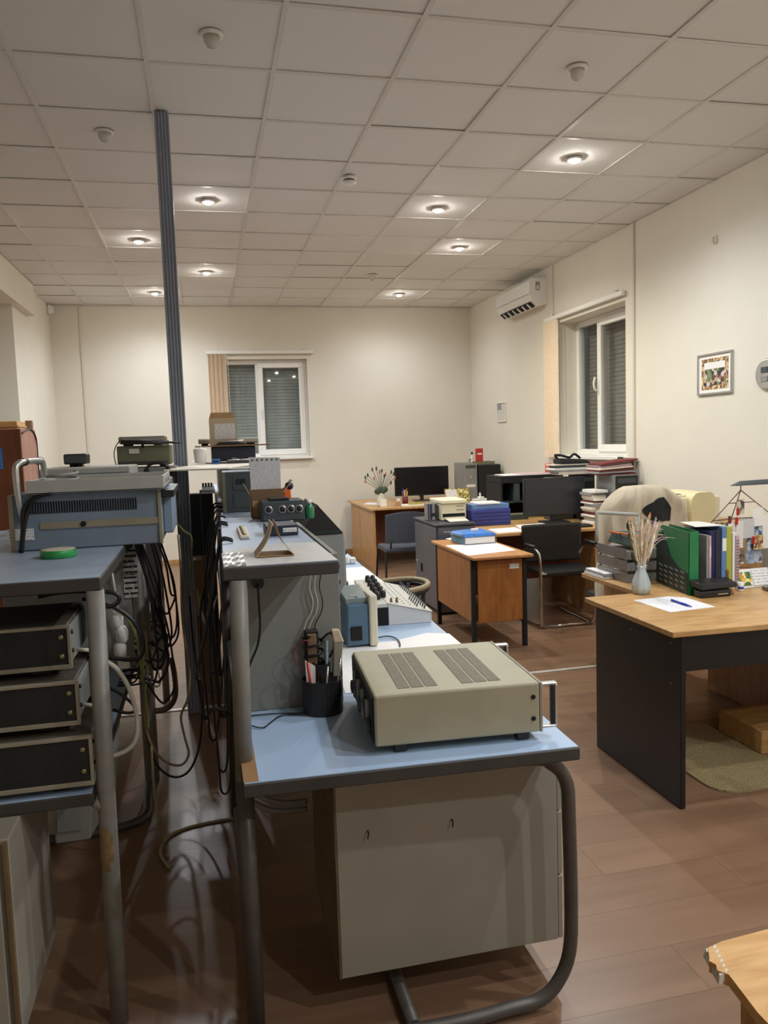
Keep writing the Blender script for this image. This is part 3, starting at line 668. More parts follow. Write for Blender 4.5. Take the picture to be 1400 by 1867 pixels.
# ---- things on the first upper shelf
t = thing('cardboard_tent', 'folded brown card sheet standing like a tent on the shelf edge', 'card', (.17, 2.13, 1.2505))
A = [zz(468, 1018, 1.2505), zz(536, 1014, 1.2505)]
B((.17, 2.13, 1.2505)).sheet([(A[0][0], A[0][1], 1.2525), (A[1][0], A[1][1], 1.2525), (A[1][0]-.005, A[1][1]+.1, 1.2525), (A[0][0]+.005, A[0][1]+.1, 1.2525)], .002).build('base_flap', 'kraft', t)
pk = Vector(((A[0][0]+A[1][0])/2+.0, (A[0][1]+A[1][1])/2+.05, 1.343))
for sx, (ax, ay) in ((-1, A[0]), (1, A[1])):
    n = 6; pts_f = []; pts_b = []
    for k in range(n+1):
        f = k/n; bow = -.010*math.sin(PI*f)*sx
        x = ax*(1-f)+(pk.x+sx*.004)*f+bow; z = 1.2535*(1-f)+pk.z*f; y = ay*(1-f)+(pk.y-.05)*f
        pts_f.append((x, y, z)); pts_b.append((x, y+.10, z))
    b = B((.17, 2.13, 1.2505))
    for k in range(n): b.hexa([pts_f[k], pts_b[k], pts_b[k+1], pts_f[k+1]], [tuple(Vector(q)+Vector((sx*.002, 0, 0))) for q in (pts_f[k], pts_b[k], pts_b[k+1], pts_f[k+1])])
    b.build('side_flap', 'kraft_lt' if sx < 0 else 'kraft', t)
sheet('plastic_film', 'crumpled clear plastic film covering the front of the upper shelf', 'film', [(.036, 1.955), (.32, 1.955), (.318, 2.34), (.20, 2.36), (.042, 2.26)], 1.2502, .0008, 'plastic sheet')
t = thing('foil_strip', 'crumpled silver foil strip at the corner of the upper shelf', 'foil', (.06, 2.05, 1.251))
b = B((.06, 2.05, 1.251))
for i in range(5):
    for j in range(8):
        f = lambda u, v: (.034+.011*u, 1.952+.03*v, 1.2518+.0045*((u*7+v*5+u*v) % 3)/2)
        a_, b_, c_, d_ = f(i, j), f(i+1, j), f(i+1, j+1), f(i, j+1)
        b.hexa([(q[0], q[1], 1.2512) for q in (a_, b_, c_, d_)], [a_, b_, c_, d_])
b.build('foil_sheet', 'silver', t)
t = thing('terminal_strip', 'narrow cream terminal strip lying on the upper shelf', 'terminal strip', (.115, 2.66, 1.2505))
B().box(-.016, .016, -.14, .14, 0, .012, .003).build('strip_base', 'paper_warm', t)
for i in range(9): B().lathe((0, -.12+.03*i, .012), [(.007, 0), (.006, .006), (.003, .007)], 8).build('terminal', 'screw', t)
t = thing('dial_box', 'black metal box with row of round dials on the upper shelf', 'instrument', (.30, 3.05, 1.2505))
B().box(-.09, .075, 0, .16, 0, .078, .004).build('case', 'dark_instrument', t); B().box(-.06, .02, .02, .1, .078, .088, .003).build('raised_lid', 'black_plastic', t)
for x in (-.065, -.012, .022, .054):
    B().lathe((x, 0, .046), [(.0155, 0), (.0155, -.003), (.012, -.003)], 20, 'Y').build('dial_ring', 'silver', t); B().lathe((x, -.003, .046), [(.0115, 0), (.011, -.006), (.004, -.007)], 16, 'Y').build('dial', 'black_plastic', t)
t = thing('blue_box', 'flat dark blue box with white label on the upper shelf', 'box', (.24, 2.60, 1.2505))
B().box(-.055, .05, -.05, .08, 0, .034, .003).build('case', 'navy', t); B().box(.0, .045, -.0515, -.0495, .012, .026).build('label_sticker', 'print_z', t)
t = thing('document_box', 'open brown cardboard box holding perforated paper sheets on the upper shelf', 'cardboard box', (.245, 3.22, 1.2505))
B().box(-.065, .065, 0, .003, 0, .115).box(-.065, .065, .10, .103, 0, .115).box(-.065, -.062, 0, .103, 0, .115).box(.062, .065, 0, .103, 0, .115).box(-.065, .065, 0, .103, 0, .003).build('carton', 'kraft', t)
B().hexa([(-.065, -.002, .075), (.065, -.002, .075), (.065, .002, .075), (-.065, .002, .075)], [(-.065, -.006, .118), (.065, -.006, .118), (.065, -.002, .118), (-.065, -.002, .118)]).build('front_flap', 'kraft_dk', t)
B().hexa([(-.066, 0, .09), (-.064, 0, .09), (-.064, .1, .09), (-.066, .1, .09)], [(-.092, 0, .14), (-.09, 0, .14), (-.09, .1, .14), (-.092, .1, .14)]).build('side_flap', 'kraft_lt', t)
B().hexa([(.066, 0, .10), (.068, 0, .10), (.068, .1, .10), (.066, .1, .10)], [(.105, 0, .15), (.107, 0, .15), (.107, .1, .15), (.105, .1, .15)]).build('side_flap', 'kraft_lt', t)
B().box(-.03, .03, -.0035, -.001, .02, .072).build('label_sticker', 'print_z', t)
o = tag(B((.245, 3.26, 1.254)).hexa([(.185, 3.25, 1.256), (.305, 3.25, 1.256), (.305, 3.27, 1.256), (.185, 3.27, 1.256)], [(.18, 3.25, 1.50), (.306, 3.25, 1.495), (.306, 3.265, 1.495), (.18, 3.265, 1.50)]).build('paper_stack', 'print_sheet'), 'sheaf of printed sheets in clear punched sleeves standing in the open carton', 'papers')
for k in range(6): B((.245, 3.26, 1.254)).lathe((.193+.02*k, 3.2495, 1.488), [(.004, 0), (.004, -.0012)], 8, 'Y').build('punch_hole', 'dark_instrument', o).location = (0, 0, 0)
t = thing('plastic_clamp', 'orange and black plastic clamp beside the open carton', 'clamp', (.335, 3.26, 1.2505))
B().hexa([(-.015, -.01, 0), (.015, -.01, 0), (.015, .03, 0), (-.015, .03, 0)], [(-.02, -.01, .12), (.01, -.01, .12), (.01, .02, .12), (-.02, .02, .12)], .004).build('clamp_body', 'orange', t)
B().ball((.005, 0, .125), .018).build('clamp_knob', 'black_plastic', t)
t = thing('green_bottle', 'small green bottle lying at the end of the dial box', 'bottle', (.40, 3.02, 1.2505)); t.location = (.40, 3.10, 1.2505)
B().lathe((0, 0, 0), [(.018, 0), (.02, .01), (.02, .04), (.012, .055), (.008, .06)], 14).build('bottle_body', 'lens_green', t); B().lathe((0, 0, .06), [(.010, 0), (.010, .014)], 12).build('cap', 'white_plastic', t)
# grey-green tower with vent at the start of the second shelf
t = thing('power_supply_tower', 'tall grey green metal power supply with small black vents on the shelf', 'power supply', (.15, 3.56, 1.2505))
B().box(-.075, .06, 0, .28, 0, .182, .004).build('case', 'dark_instrument', t); B().box(-.078, -.062, -.004, .0, .002, .18, .001).build('corner_strip', 'olive', t)
for z in (.02, .10): B().box(-.03, .055, -.003, 0, z, z+.065, .001).build('cover_panel', 'dark_instrument', t)
for k in range(5): B().box(-.015+.009*k, -.010+.009*k, -.005, -.002, .125, .15).build('vent_slot', 'dark_slot', t)
# ================================================================== LEFT BENCH ROW
def wb(o): return B(o)
t = thing('instrument_bench', 'grey tube framed instrument bench with blue shelves and rusty front leg', 'bench')
top_board(t, [(-.91, 2.10), (-.275, 2.10), (-.275, 3.55), (-.91, 3.55)], 1.225, .036, 'bench_top_dull', 'upper_shelf')
top_board(t, [(-.91, 2.085), (-.325, 2.085), (-.325, 3.5), (-.91, 3.5)], .662, .034, 'bench_top', 'lower_shelf')
lg = B().tube([(-.302, 2.115, 0), (-.298, 2.115, .55), (-.292, 2.115, 1.19)], .0235, 14, 0).build('leg', 'leg_paint', t)
B().tube([(-.2995, 2.115, .44), (-.299, 2.115, .50), (-.2985, 2.115, .56)], .0238, 14, 2, [.0236, .0239, .0236]).build('rust_patch', 'rust', lg)
B().tube([(-.33, 2.105, .63), (-.298, 2.115, .60)], .013, 10, 0).build('weld_bracket', 'leg_paint', t)
B().tube([(-.302, 3.47, 0), (-.302, 3.47, 1.19)], .022, 12, 0).build('leg', 'leg_paint', t)
for yy in (2.13, 3.47): B().tube([(-.885, yy, 0), (-.885, yy, 1.19)], .0225, 12, 0).build('leg', 'leg_paint', t)
B().tube([(-.302, 3.47, .10), (-.31, 3.40, .04), (-.33, 3.25, .025), (-.55, 3.2, .022), (-.80, 3.2, .022)], .02, 10, 4).build('foot_rail', 'leg_dark', t)
pn = B().box(-.80, -.318, 3.30, 3.318, .663, 1.188, .002).build('back_panel', 'panel_grey', t)
for (x0, y0, x1, y1) in ((226, 1000, 248, 1046), (227, 1049, 250, 1092)):
    a, c = PY(x0, y1, 3.297), PY(x1, y0, 3.297); B().box(a.x, c.x, 3.2965, 3.2995, a.z, c.z).build('paper_label', 'print_z_dark', pn)
B().box(-.345, -.322, 2.36, 2.52, .70, 1.15, .002).build('side_rack_strip', 'silver', t)
t = thing('instrument_bench', 'grey tube framed instrument bench behind the rusty legged one', 'bench')
top_board(t, [(-.82, 3.58), (-.275, 3.58), (-.275, 5.0), (-.82, 5.0)], 1.225, .036, 'bench_top_dull', 'upper_shelf')
for x in (-.30, -.80):
    for yy in (3.7, 4.9): B().tube([(x, yy, 0), (x, yy, 1.19)], .0215, 12, 0).build('leg', 'leg_paint', t)
B().box(-.80, -.29, 4.86, 4.878, .2, 1.188, .002).build('back_panel', 'panel_grey', t)
top_board(t, [(-.86, 3.58), (-.325, 3.58), (-.325, 5.0), (-.86, 5.0)], .662, .034, 'bench_top_dull', 'lower_shelf')
# three stacked black-faced instruments
lab = ['black faced rack instrument on the blue lower shelf, lowest of the stack', 'black faced rack instrument with worn frame in the middle of the stack', 'black faced rack instrument with brown lid on top of the stack']
zb = .6625
for i, (y, xr, h) in enumerate(((2.092, -.322, .150), (2.13, -.352, .136), (2.185, -.372, .136))):
    t = thing('rack_instrument', lab[i], 'instrument', (-.6, y+.18, zb), 0, 'stacked rack instruments'); o = (-.6, y+.18, zb); z0, z1 = zb+.022, zb+h
    B(o).box(-.84, xr-.012, y+.012, y+.36, z0, z1-.004, .003).build('case', 'instrument_top', t)
    f = .008
    B(o).box(-.845, xr, y, y+.016, z0-.004, z0+f, .001).box(-.845, xr, y, y+.016, z1-f, z1, .001).box(xr-f, xr, y, y+.016, z0+f, z1-f, .001).box(-.845, -.845+f, y, y+.016, z0+f, z1-f, .001).build('front_frame', 'instrument_frame', t)
    B(o).box(-.84, xr-f, y+.004, y+.014, z0+f, z1-f).build('face_plate', 'instrument_face', t)
    B(o).box(xr-.012, xr-.006, y+.03, y+.34, z0+.004, z1-.012, .001).build('side_plate', 'grey_instrument', t)
    for k in (.27, .72): B(o).lathe((xr-.024, y+.004, z0+(z1-z0)*k), [(.0065, 0), (.0065, -.003), (.003, -.004)], 12, 'Y').build('screw', 'screw', t)
    for k in (.3, .75): B(o).lathe((xr-.006, y+.05, z0+(z1-z0)*k), [(.006, 0), (.006, .006)], 10, 'X').build('side_screw', 'black_plastic', t)
    for x in (-.78, xr-.11): 
        for yy in (y+.03, y+.31): B(o).box(x, x+.045, yy, yy+.03, zb, z0+.002, .002).build('foot', 'black_plastic', t)
    zb += h+.0015
# things in the rack beside the post
t = thing('cable_plug_bundle', 'bundle of white mains plugs hanging beside the bench post', 'plugs', (-.30, 2.62, .95))
for k, (dx, dz) in enumerate(((0, .05), (.012, .0), (.004, -.05))): B().lathe((dx, 0, dz), [(.010, -.03), (.019, -.015), (.020, .015), (.012, .03)], 12).build('plug', 'white_plastic', t)
B().box(-.006, .03, -.015, .015, -.11, -.075, .004).build('plug_block', 'white_plastic', t)
B().cyl((.005, 0, .08), (-.01, .0, .245), .004, 8).build('lead', 'cable_white', t)
# pedestal and grey box under the left bench
t = thing('bench_pedestal', 'pale grey pedestal cabinet hung under the left instrument bench', 'cabinet', (-.7, 2.2, .1)); o = (-.7, 2.2, .1)
B(o).box(-.86, -.505, 1.965, 2.40, .115, .626, .003).build('body', 'cab_beige', t); B(o).box(-.519, -.508, 1.952, 1.964, .12, .62, .001).build('door_edge', 'cab_edge', t); B(o).box(-.86, -.53, 1.95, 1.964, .12, .62, .002).build('door', 'cab_beige', t)
t = thing('junction_box', 'grey junction box hung under the left instrument bench', 'box', (-.42, 2.6, .4)); o = (-.42, 2.6, .4)
B(o).hexa([(-.50, 2.45, .36), (-.40, 2.45, .36), (-.36, 2.8, .36), (-.50, 2.8, .36)], [(-.50, 2.42, .626), (-.37, 2.42, .626), (-.33, 2.8, .626), (-.50, 2.8, .626)], .004).build('housing', 'panel_grey', t); B(o).box(-.49, -.42, 2.437, 2.442, .40, .58, .001).build('cover', 'grey_instrument', t)
# big blue oscilloscope lying on its side, tray on top
o = (-.4, 2.75, 1.2255); t = thing('large_oscilloscope', 'large blue instrument with side vents on the left upper shelf', 'instrument', o)
L0, L1, R0, R1 = PY(12, 1014, 2.75), PY(8, 905, 2.75), PY(296, 991, 2.75), PY(294, 880, 2.75)
xl, xr, zt = -.625, -.152, 1.412
B(o).box(xl, xr, 2.75, 3.28, 1.2265, zt, .004).build('case', 'scope_blue', t)
zs = PY(150, 955, 2.745).z
B(o).box(xl+.09, xr, 2.745, 2.751, zs-.012, zs+.010).build('cream_band', 'scope_beige', t)
B(o).box(xr-.008, xr+.003, 2.742, 2.752, 1.227, zt, .001).build('corner_strip', 'scope_beige', t); B(o).box(xl-.003, xl+.012, 2.742, 2.752, 1.227, zt, .001).build('corner_strip', 'scope_beige', t)
a, c = PY(45, 938, 2.749), PY(250, 905, 2.749); n = 44
for k in range(n):
    x = a.x+(c.x-a.x)*k/n; B(o).box(x, x+(c.x-a.x)/n*.55, 2.7478, 2.7505, 1.347+.00*k, 1.386).build('vent_slot', 'dark_slot', t)
a, c = PY(15, 994, 2.749), PY(62, 974, 2.749); B(o).box(a.x, c.x, 2.7475, 2.7505, 1.262, 1.300).build('paper_label', 'print_z', t)
B(o).lathe((PY(152, 952, 2.745).x, 2.745, zs), [(.009, 0), (.009, -.004), (.004, -.003)], 14, 'Y').build('jack', 'dark_slot', t)
B(o).box(xr, xr+.034, 2.90, 3.26, 1.245, zt-.006, .004).build('rear_cover', 'scope_blue_lt', t); B(o).box(xr, xr+.045, 2.80, 3.28, zt-.032, zt-.008, .002).build('rear_hood', 'black_plastic', t)
for k, (x, y, w_, h_) in enumerate(((92, 971, .016, .006), (76, 981, .013, .004), (108, 973, .004, .004), (160, 985, .003, .018))):
    q = PY(x, y, 2.749); B(o).prism([(q.x-w_/2, 2.7492, q.z-h_*.3), (q.x+w_*.2, 2.7492, q.z-h_*.5), (q.x+w_/2, 2.7492, q.z+h_*.3), (q.x-w_*.1, 2.7492, q.z+h_*.5)], (0, .001, 0)).build('paint_chip', 'scope_beige', t)
hh = [(-.585, 2.742, 1.335), (-.588, 2.725, 1.38), (-.592, 2.72, 1.49), (-.585, 2.74, 1.515), (-.575, 2.80, 1.519), (-.57, 3.0, 1.518), (-.568, 3.04, 1.505), (-.566, 3.05, 1.44), (-.56, 3.05, 1.40)]
B(o).tube(hh, .0105, 10, 4).build('carry_handle', 'silver', t)
for y in (2.765, 3.02): B(o).tube([(-.582, y, 1.517), (-.576, y+.03, 1.519)], .0135, 10, 0).build('handle_grip', 'black_plastic', t)
for x in (xl+.03, xr-.16): B(o).box(x, x+.05, 2.78, 2.82, 1.2257, 1.2275).build('foot', 'black_plastic', t)
o = (-.33, 2.9, zt); t = thing('metal_tray', 'pale grey upturned metal cover lying on the blue instrument', 'tray', o)
x0, x1, y0, y1, z0, z1 = -.565, -.135, 2.715, 3.22, zt+.001, zt+.045
B(o).box(x0, x1, y0, y1, z0, z0+.004).build('lid_plate', 'tray_grey', t)
for nm, bx in (('front_rim', (x0, x1, y0, y0+.008)), ('rear_rim', (x0, x1, y1-.008, y1)), ('side_rim', (x0, x0+.008, y0+.008, y1-.008)), ('side_rim', (x1-.008, x1, y0+.008, y1-.008))): B(o).box(*bx, z0, z1, .001).build(nm, 'tray_grey', t)
for k in range(3): B(o).lathe((x1, y0+.12+.12*k, zt+.025), [(.008, 0), (.008, .003)], 10, 'X').build('rivet', 'folder_grey', t)
t = thing('coiled_lead', 'grey lead coiled inside the upturned metal cover', 'cable', (-.49, 2.95, zt+.006)); B().tube([(.05*math.cos(k*.5), .09*math.sin(k*.5), .014+.0016*k) for k in range(28)], .005, 6, 2).build('lead', 'grey_instrument', t); B().box(-.02, .02, -.1, -.06, .0, .02, .004).build('plug', 'printer_lt', t)
# tape roll
c = PZ(102, 1019, 1.2255); t = thing('tape_roll', 'green adhesive tape roll lying on the left upper shelf', 'tape', (c.x, c.y+.045, 1.2255))
B().lathe((0, 0, 0), [(.0505, 0), (.053, .003), (.053, .021), (.0505, .024)], 32).build('tape', 'tape_green', t); B().lathe((0, 0, .024), [(.050, 0), (.049, .001), (.033, .0012)], 32).build('tape_face', 'tape_paper', t)
# instruments further along the left row
def simple_inst(label, x0, x1, y0, y1, z0, z1, case, front, extra=(), name='shelf_instrument'):
    o = ((x0+x1)/2, (y0+y1)/2, z0); t = thing(name, label, 'instrument', o)
    B(o).box(x0, x1, y0, y1, z0+.012, z1, .005).build('case', case, t)
    B(o).box(x0+.006, x1-.006, y0-.004, y0+.001, z0+.018, z1-.006, .001).build('end_panel', front, t)
    for x in (x0+.02, x1-.06):
        for y in (y0+.03, y1-.06): B(o).box(x, x+.035, y, y+.03, z0, z0+.013).build('foot', 'black_plastic', t)
    for (m, a, c, d, e, nm) in extra: B(o).box(a, c, y0-.009, y0-.003, d, e, .001).build(nm, m, t)
    return t
Z1 = 1.2255
simple_inst('light grey instrument with blue stripe behind the upturned metal cover', -.70, -.32, 3.62, 4.05, Z1, 1.475, 'tray_grey', 'scope_blue', [('tray_grey', -.69, -.33, 1.45, 1.47, 'top_strip')])
o = simple_inst('small black desk speaker on the light grey instrument', -.63, -.53, 3.85, 3.97, 1.4755, 1.535, 'black_plastic', 'dark_instrument')
simple_inst('grey cabinet instrument below the olive signal generator', -.45, -.14, 4.18, 4.50, Z1, 1.452, 'grey_instrument', 'grey_instrument', [('white_plastic', -.40, -.34, 1.40, 1.43, 'label_plate')])
o = simple_inst('olive signal generator with cream tag below the flat recorder', -.43, -.165, 4.20, 4.48, 1.4525, 1.565, 'olive', 'olive', [('paper_warm', -.37, -.32, 1.525, 1.55, 'tag'), ('dark_instrument', -.42, -.18, 1.475, 1.485, 'groove')])
o = simple_inst('flat olive recorder lying on top of the signal generator', -.42, -.19, 4.21, 4.46, 1.5655, 1.612, 'olive', 'panel_grey')
t = thing('probe_handle', 'black probe handle lying across the flat recorder', 'probe', (-.3, 4.17, 1.585)); B().cyl((-.105, 0, 0), (.13, 0, -.008), .012, 12).build('grip', 'black_plastic', t); B().cyl((.128, 0, -.008), (.19, .0, -.012), .005, 8).build('probe_tip', 'black_plastic', t); B().cyl((0, .01, -.03), (.0, .0, 0), .007, 8).build('stand', 'black_plastic', t)
t = thing('headphones', 'black headphones lying on the grey shelf box', 'headphones', (-.225, 4.0, Z1+.19)); 
B().tube([(-.05, 0, .02), (-.04, .0, .05), (0, 0, .062), (.04, 0, .05), (.05, 0, .02)], .007, 8, 4).build('band', 'black_plastic', t)
for x in (-.05, .05): B().ball((x, 0, .018), .026, (.6, 1, 1)).build('ear_cup', 'black_fabric', t)
simple_inst('low grey shelf box carrying the black headphones', -.30, -.15, 3.70, 4.12, Z1, Z1+.188, 'panel_grey', 'grey_instrument')
# white boards bridging the aisle
tag(B((.1, 4.2, 1.4365)).hexa([(-.19, 3.88, 1.4365), (.115, 3.84, 1.4365), (.30, 4.55, 1.4365), (-.20, 4.55, 1.4365)], [(-.19, 3.88, 1.444), (.115, 3.84, 1.444), (.30, 4.55, 1.444), (-.20, 4.55, 1.444)], .001).build('plywood_board', 'plywood_white'), 'white plywood board laid across the gap in front of the pole', 'board')
simple_inst('dark shelf instrument supporting the white boards', .08, .33, 3.86, 4.45, 1.2505, 1.436, 'dark_instrument', 'black_plastic')
simple_inst('grey shelf instrument under the curled white board', .08, .33, 4.75, 5.4, 1.2505, 1.436, 'grey_instrument', 'dark_instrument')
o = (.2, 5.0, 1.4365); b = B(o); n = 8
for k in range(n):
    f = lambda u: (-.07+.5*u, 1.4375+.016*max(0, (.25-u)*4)**2)
    (xa, za), (xb, zb_) = f(k/n), f((k+1)/n)
    b.hexa([(xa, 4.68, za), (xb, 4.66, zb_), (xb, 5.5, zb_), (xa, 5.5, za)], [(xa, 4.68, za+.003), (xb, 4.66, zb_+.003), (xb, 5.5, zb_+.003), (xa, 5.5, za+.003)])
tag(b.build('curled_board', 'paper_warm'), 'curled white cardboard sheet spread behind the pole', 'card')
# far stack: navy case, thin board, carton
t = simple_inst('navy instrument case under the thin brown board', .05, .32, 5.0, 5.42, 1.4415, 1.545, 'navy', 'navy', [('grey_instrument', .17, .2, 1.455, 1.475, 'connector')])
tag(B((.17, 5.2, 1.5455)).box(-.05, .41, 4.95, 5.5, 1.5455, 1.554, .001).build('thin_board', 'kraft_dk'), 'thin brown board lying over the navy instrument case', 'board')
o = (.13, 5.2, 1.5545); t = thing('cardboard_carton', 'brown open carton with white shipping label on the thin brown board', 'cardboard box', o)
x0, x1, y0, y1, z0, z1 = .045, .212, 5.1, 5.3, 1.5545, 1.725
B(o).box(x0, x1, y0, y0+.004, z0, z1).box(x0, x1, y1-.004, y1, z0, z1).box(x0, x0+.004, y0+.004, y1-.004, z0, z1).box(x1-.004, x1, y0+.004, y1-.004, z0, z1).box(x0+.004, x1-.004, y0+.004, y1-.004, z0, z0+.004).build('carton_body', 'kraft_lt', t)
B(o).hexa([(x0, y1-.004, z1), (x1, y1-.004, z1), (x1, y1, z1), (x0, y1, z1)], [(x0+.015, y1+.02, z1+.045), (x1-.015, y1+.02, z1+.045), (x1-.015, y1+.024, z1+.045), (x0+.015, y1+.024, z1+.045)]).build('back_flap', 'kraft', t)
B(o).box(x0+.03, x1-.008, y0-.0015, y0, z0+.04, z1-.035).build('shipping_label', 'print_z', t)
t = thing('black_bracket', 'black metal bracket lying in front of the carton', 'bracket', (.17, 5.03, 1.5545)); B().hexa([(-.10, -.03, 0), (.10, -.03, 0), (.10, .03, 0), (-.10, .03, 0)], [(-.06, -.02, .022), (.09, -.02, .014), (.09, .02, .014), (-.06, .02, .022)], .003).build('plate', 'black_plastic', t); B().cyl((-.08, -.02, .02), (.08, -.02, .024), .006, 8).build('rod', 'silver', t)
simple_inst('pale grey box on the thin board behind the carton', -.03, .06, 5.33, 5.48, 1.5545, 1.60, 'tray_grey', 'tray_grey')
simple_inst('pale grey box on the thin board beside the carton', .25, .36, 5.25, 5.45, 1.5545, 1.60, 'tray_grey', 'tray_grey')
t = thing('white_canister', 'white tapered canister by the navy instrument case', 'canister', (-.02, 4.9, 1.4425)); B().lathe((0, 0, 0), [(.028, 0), (.034, .01), (.040, .085), (.036, .095), (.01, .098)], 18).build('canister_body', 'white_plastic', t); B().lathe((0, 0, .098), [(.012, 0), (.01, .008)], 12).build('cap', 'white_plastic', t)
for x, w_, l in ((.07, .05, 'small bright blue box on the curled sheet below the thin board'), (.31, .06, 'small bright blue pack by the edge of the curled sheet')):
    t = thing('blue_pack', l, 'box', (x, 4.86, 1.4425)); B().box(-w_/2, w_/2, -.02, .03, 0, .03, .003).build('pack_body', 'blue_bag', t); B().box(-w_/2+.006, w_/2-.006, -.0215, -.019, .008, .02).build('pack_label', 'navy', t)
for x, l in ((.17, 'grey tool block lying between the two blue packs'), (.23, 'small dark tool block lying beside the far blue pack')):
    t = thing('tool_block', l, 'tool', (x, 4.84, 1.4425)); B().box(-.035, .035, -.015, .015, 0, .018, .003).build('block', 'dark_instrument', t); B().cyl((-.03, -.018, .02), (.04, -.018, .022), .004, 8).build('blade', 'silver', t)
# boxes in the cable gap
t = thing('black_carton', 'flat black box standing in the cable gap between the benches', 'box', (.0, 5.3, 0)); B().box(-.13, .045, 0, .12, 0, 1.24, .004).build('box_body', 'black_matte', t); B().box(-.12, .04, -.003, 0, .82, .86).build('tape_strip', 'black_plastic', t)
t = thing('gap_carton', 'brown cardboard carton standing in the cable gap before the black box', 'cardboard box', (-.03, 4.95, 0)); B().box(-.09, .045, 0, .2, 0, .85, .004).build('carton_body', 'kraft_dk', t); B().box(-.085, .04, -.003, 0, .60, .63).build('tape_strip', 'kraft', t)
t = thing('wall_cable_tray', 'white cable connector shelf with plugs between the two bench rows', 'connector', (-.0, 4.75, 1.2)); B().box(-.03, .055, 0, .1, .07, .09, .002).build('tray', 'tray_grey', t); B().box(-.02, .045, -.01, .0, .09, .115, .002).build('connector_block', 'white_plastic', t); B().box(-.035, -.028, -.02, .1, -1.2, .09).build('support', 'dark_instrument', t)
for k in range(4): B().cyl((-.012+.016*k, -.008, .112), (-.012+.016*k, -.008, .135), .006, 8).build('plug', 'black_plastic', t)
# wooden cabinet by the left wall opening
x0, x1, y0, y1, H = -2.1, -1.36, 6.5, 7.05, 1.735; o = (-1.7, 6.8, 0)
t = thing('wooden_cabinet', 'tall reddish brown wooden cabinet beside the left wall', 'cabinet', o)
B(o).box(x0, x1, y0+.02, y1, .06, H, .004).build('carcass', 'cab_wood_side', t); B(o).box(x0, x1-.001, y0, y0+.019, .07, H-.005, .003).build('door', 'cab_wood', t); B(o).box(x0+.02, x1-.02, y0+.04, y1-.02, 0, .06).build('plinth', 'cab_wood', t)
B(o).cyl((-1.75, y0-.02, 1.0), (-1.75, y0-.02, 1.12), .006, 8).build('handle', 'silver', t)
o = (-1.7, 6.75, H); t = thing('wooden_box', 'flat light wooden box on the reddish brown cabinet', 'box', o); B(o).box(-2.0, -1.40, 6.6, 6.9, H+.0005, H+.06, .003).build('box_body', 'oak', t); B(o).box(-2.01, -1.39, 6.59, 6.91, H+.012, H+.024, .002).build('lid_line', 'kraft', t)
t = thing('table_clock', 'small square wooden clock on the reddish brown cabinet', 'clock', (-1.385, 7.0, H+.0005)); B().box(-.035, .02, -.02, .02, 0, .075, .004).build('clock_case', 'cab_wood_side', t); B().lathe((-.008, -.02, .038), [(.022, 0), (.022, -.003), (.018, -.003)], 18, 'Y').build('dial', 'screw', t)
q = PY(0, 835, 6.49); tag(B((q.x-.1, 6.497, q.z)).box(q.x-.2, q.x+.015, 6.494, 6.4985, q.z-.085, q.z+.075).build('blue_notice', 'blue_bag'), 'bright blue sheet fixed to the reddish brown cabinet door', 'notice')
# ================================================================== CABLES
def cable(label, pts, r, mat, group=None, smooth=4, n=6):
    o = Vector(pts[-1]); return tag(B(o).tube(pts, r, n, smooth).build('cable', mat), label, 'cable', group)
def pc(lst, Y=None):
    out = []
    for q in lst: out.append(PY(q[0], q[1], q[2] if len(q) > 2 else Y))
    return out
GR = 'cables hanging in the gap between the bench rows'
cable('thick cream cable looping out behind the rusty legged post', pc([(192, 1205), (215, 1222), (238, 1262), (250, 1315), (246, 1350), (228, 1370), (200, 1380)], 2.35), .0075, 'cable_white')
cable('cream stub cable at the side of the top rack instrument', pc([(140, 1184), (168, 1186)], 2.24), .006, 'cable_white', None, 0)
cable('cream stub cable at the side of the middle rack instrument', pc([(152, 1284), (180, 1288)], 2.2), .006, 'cable_white', None, 0)
cable('thick black cable coiled under the left upper shelf', pc([(70, 1088), (110, 1080), (170, 1078), (210, 1082), (216, 1096), (200, 1106), (178, 1104)], 2.45), .007, 'cable_black')
cable('thick black cable arching from the shelf post to the rear post', pc([(150, 1092), (205, 1106), (240, 1130), (260, 1165), (258, 1195), (235, 1203), (198, 1198)], 2.5), .0065, 'cable_black')
cable('thin green cable arching beside the thick black cable', pc([(210, 1112), (232, 1128), (248, 1160), (255, 1200), (268, 1290), (270, 1330)], 2.6), .0045, 'cable_green')
cable('cream cable arching over the rear post', pc([(222, 1120), (248, 1140), (262, 1180), (258, 1240)], 2.7), .0045, 'cable_beige')
cable('black cable loop hanging below the cream loop', pc([(192, 1252), (215, 1262), (240, 1282), (246, 1296), (232, 1300), (205, 1294)], 2.45), .005, 'cable_black')
cable('long beige cable hanging from the blue instrument in a deep loop', pc([(325, 975), (330, 1040), (332, 1120), (340, 1190), (346, 1230), (342, 1275), (330, 1305), (337, 1345), (344, 1375), (330, 1395), (300, 1388), (275, 1355), (264, 1310), (265, 1250), (268, 1200), (266, 1150)], 3.15), .005, 'cable_beige')
cable('beige and black cable hanging in the deepest loop', pc([(345, 1085), (350, 1150), (360, 1230), (368, 1300), (362, 1365), (345, 1405), (320, 1417), (295, 1405), (280, 1380), (266, 1330), (262, 1280)], 3.3), .005, 'cable_black')
f1 = [PZ(432, 1491, .006), PZ(385, 1499, .006), PZ(345, 1508, .006), PZ(312, 1522, .006), PZ(296, 1540, .006), PZ(293, 1558, .006), PZ(303, 1575, .006), PZ(310, 1583, .006)]
cable('beige cable snaking over the dark floor between the benches', f1, .006, 'cable_beige')
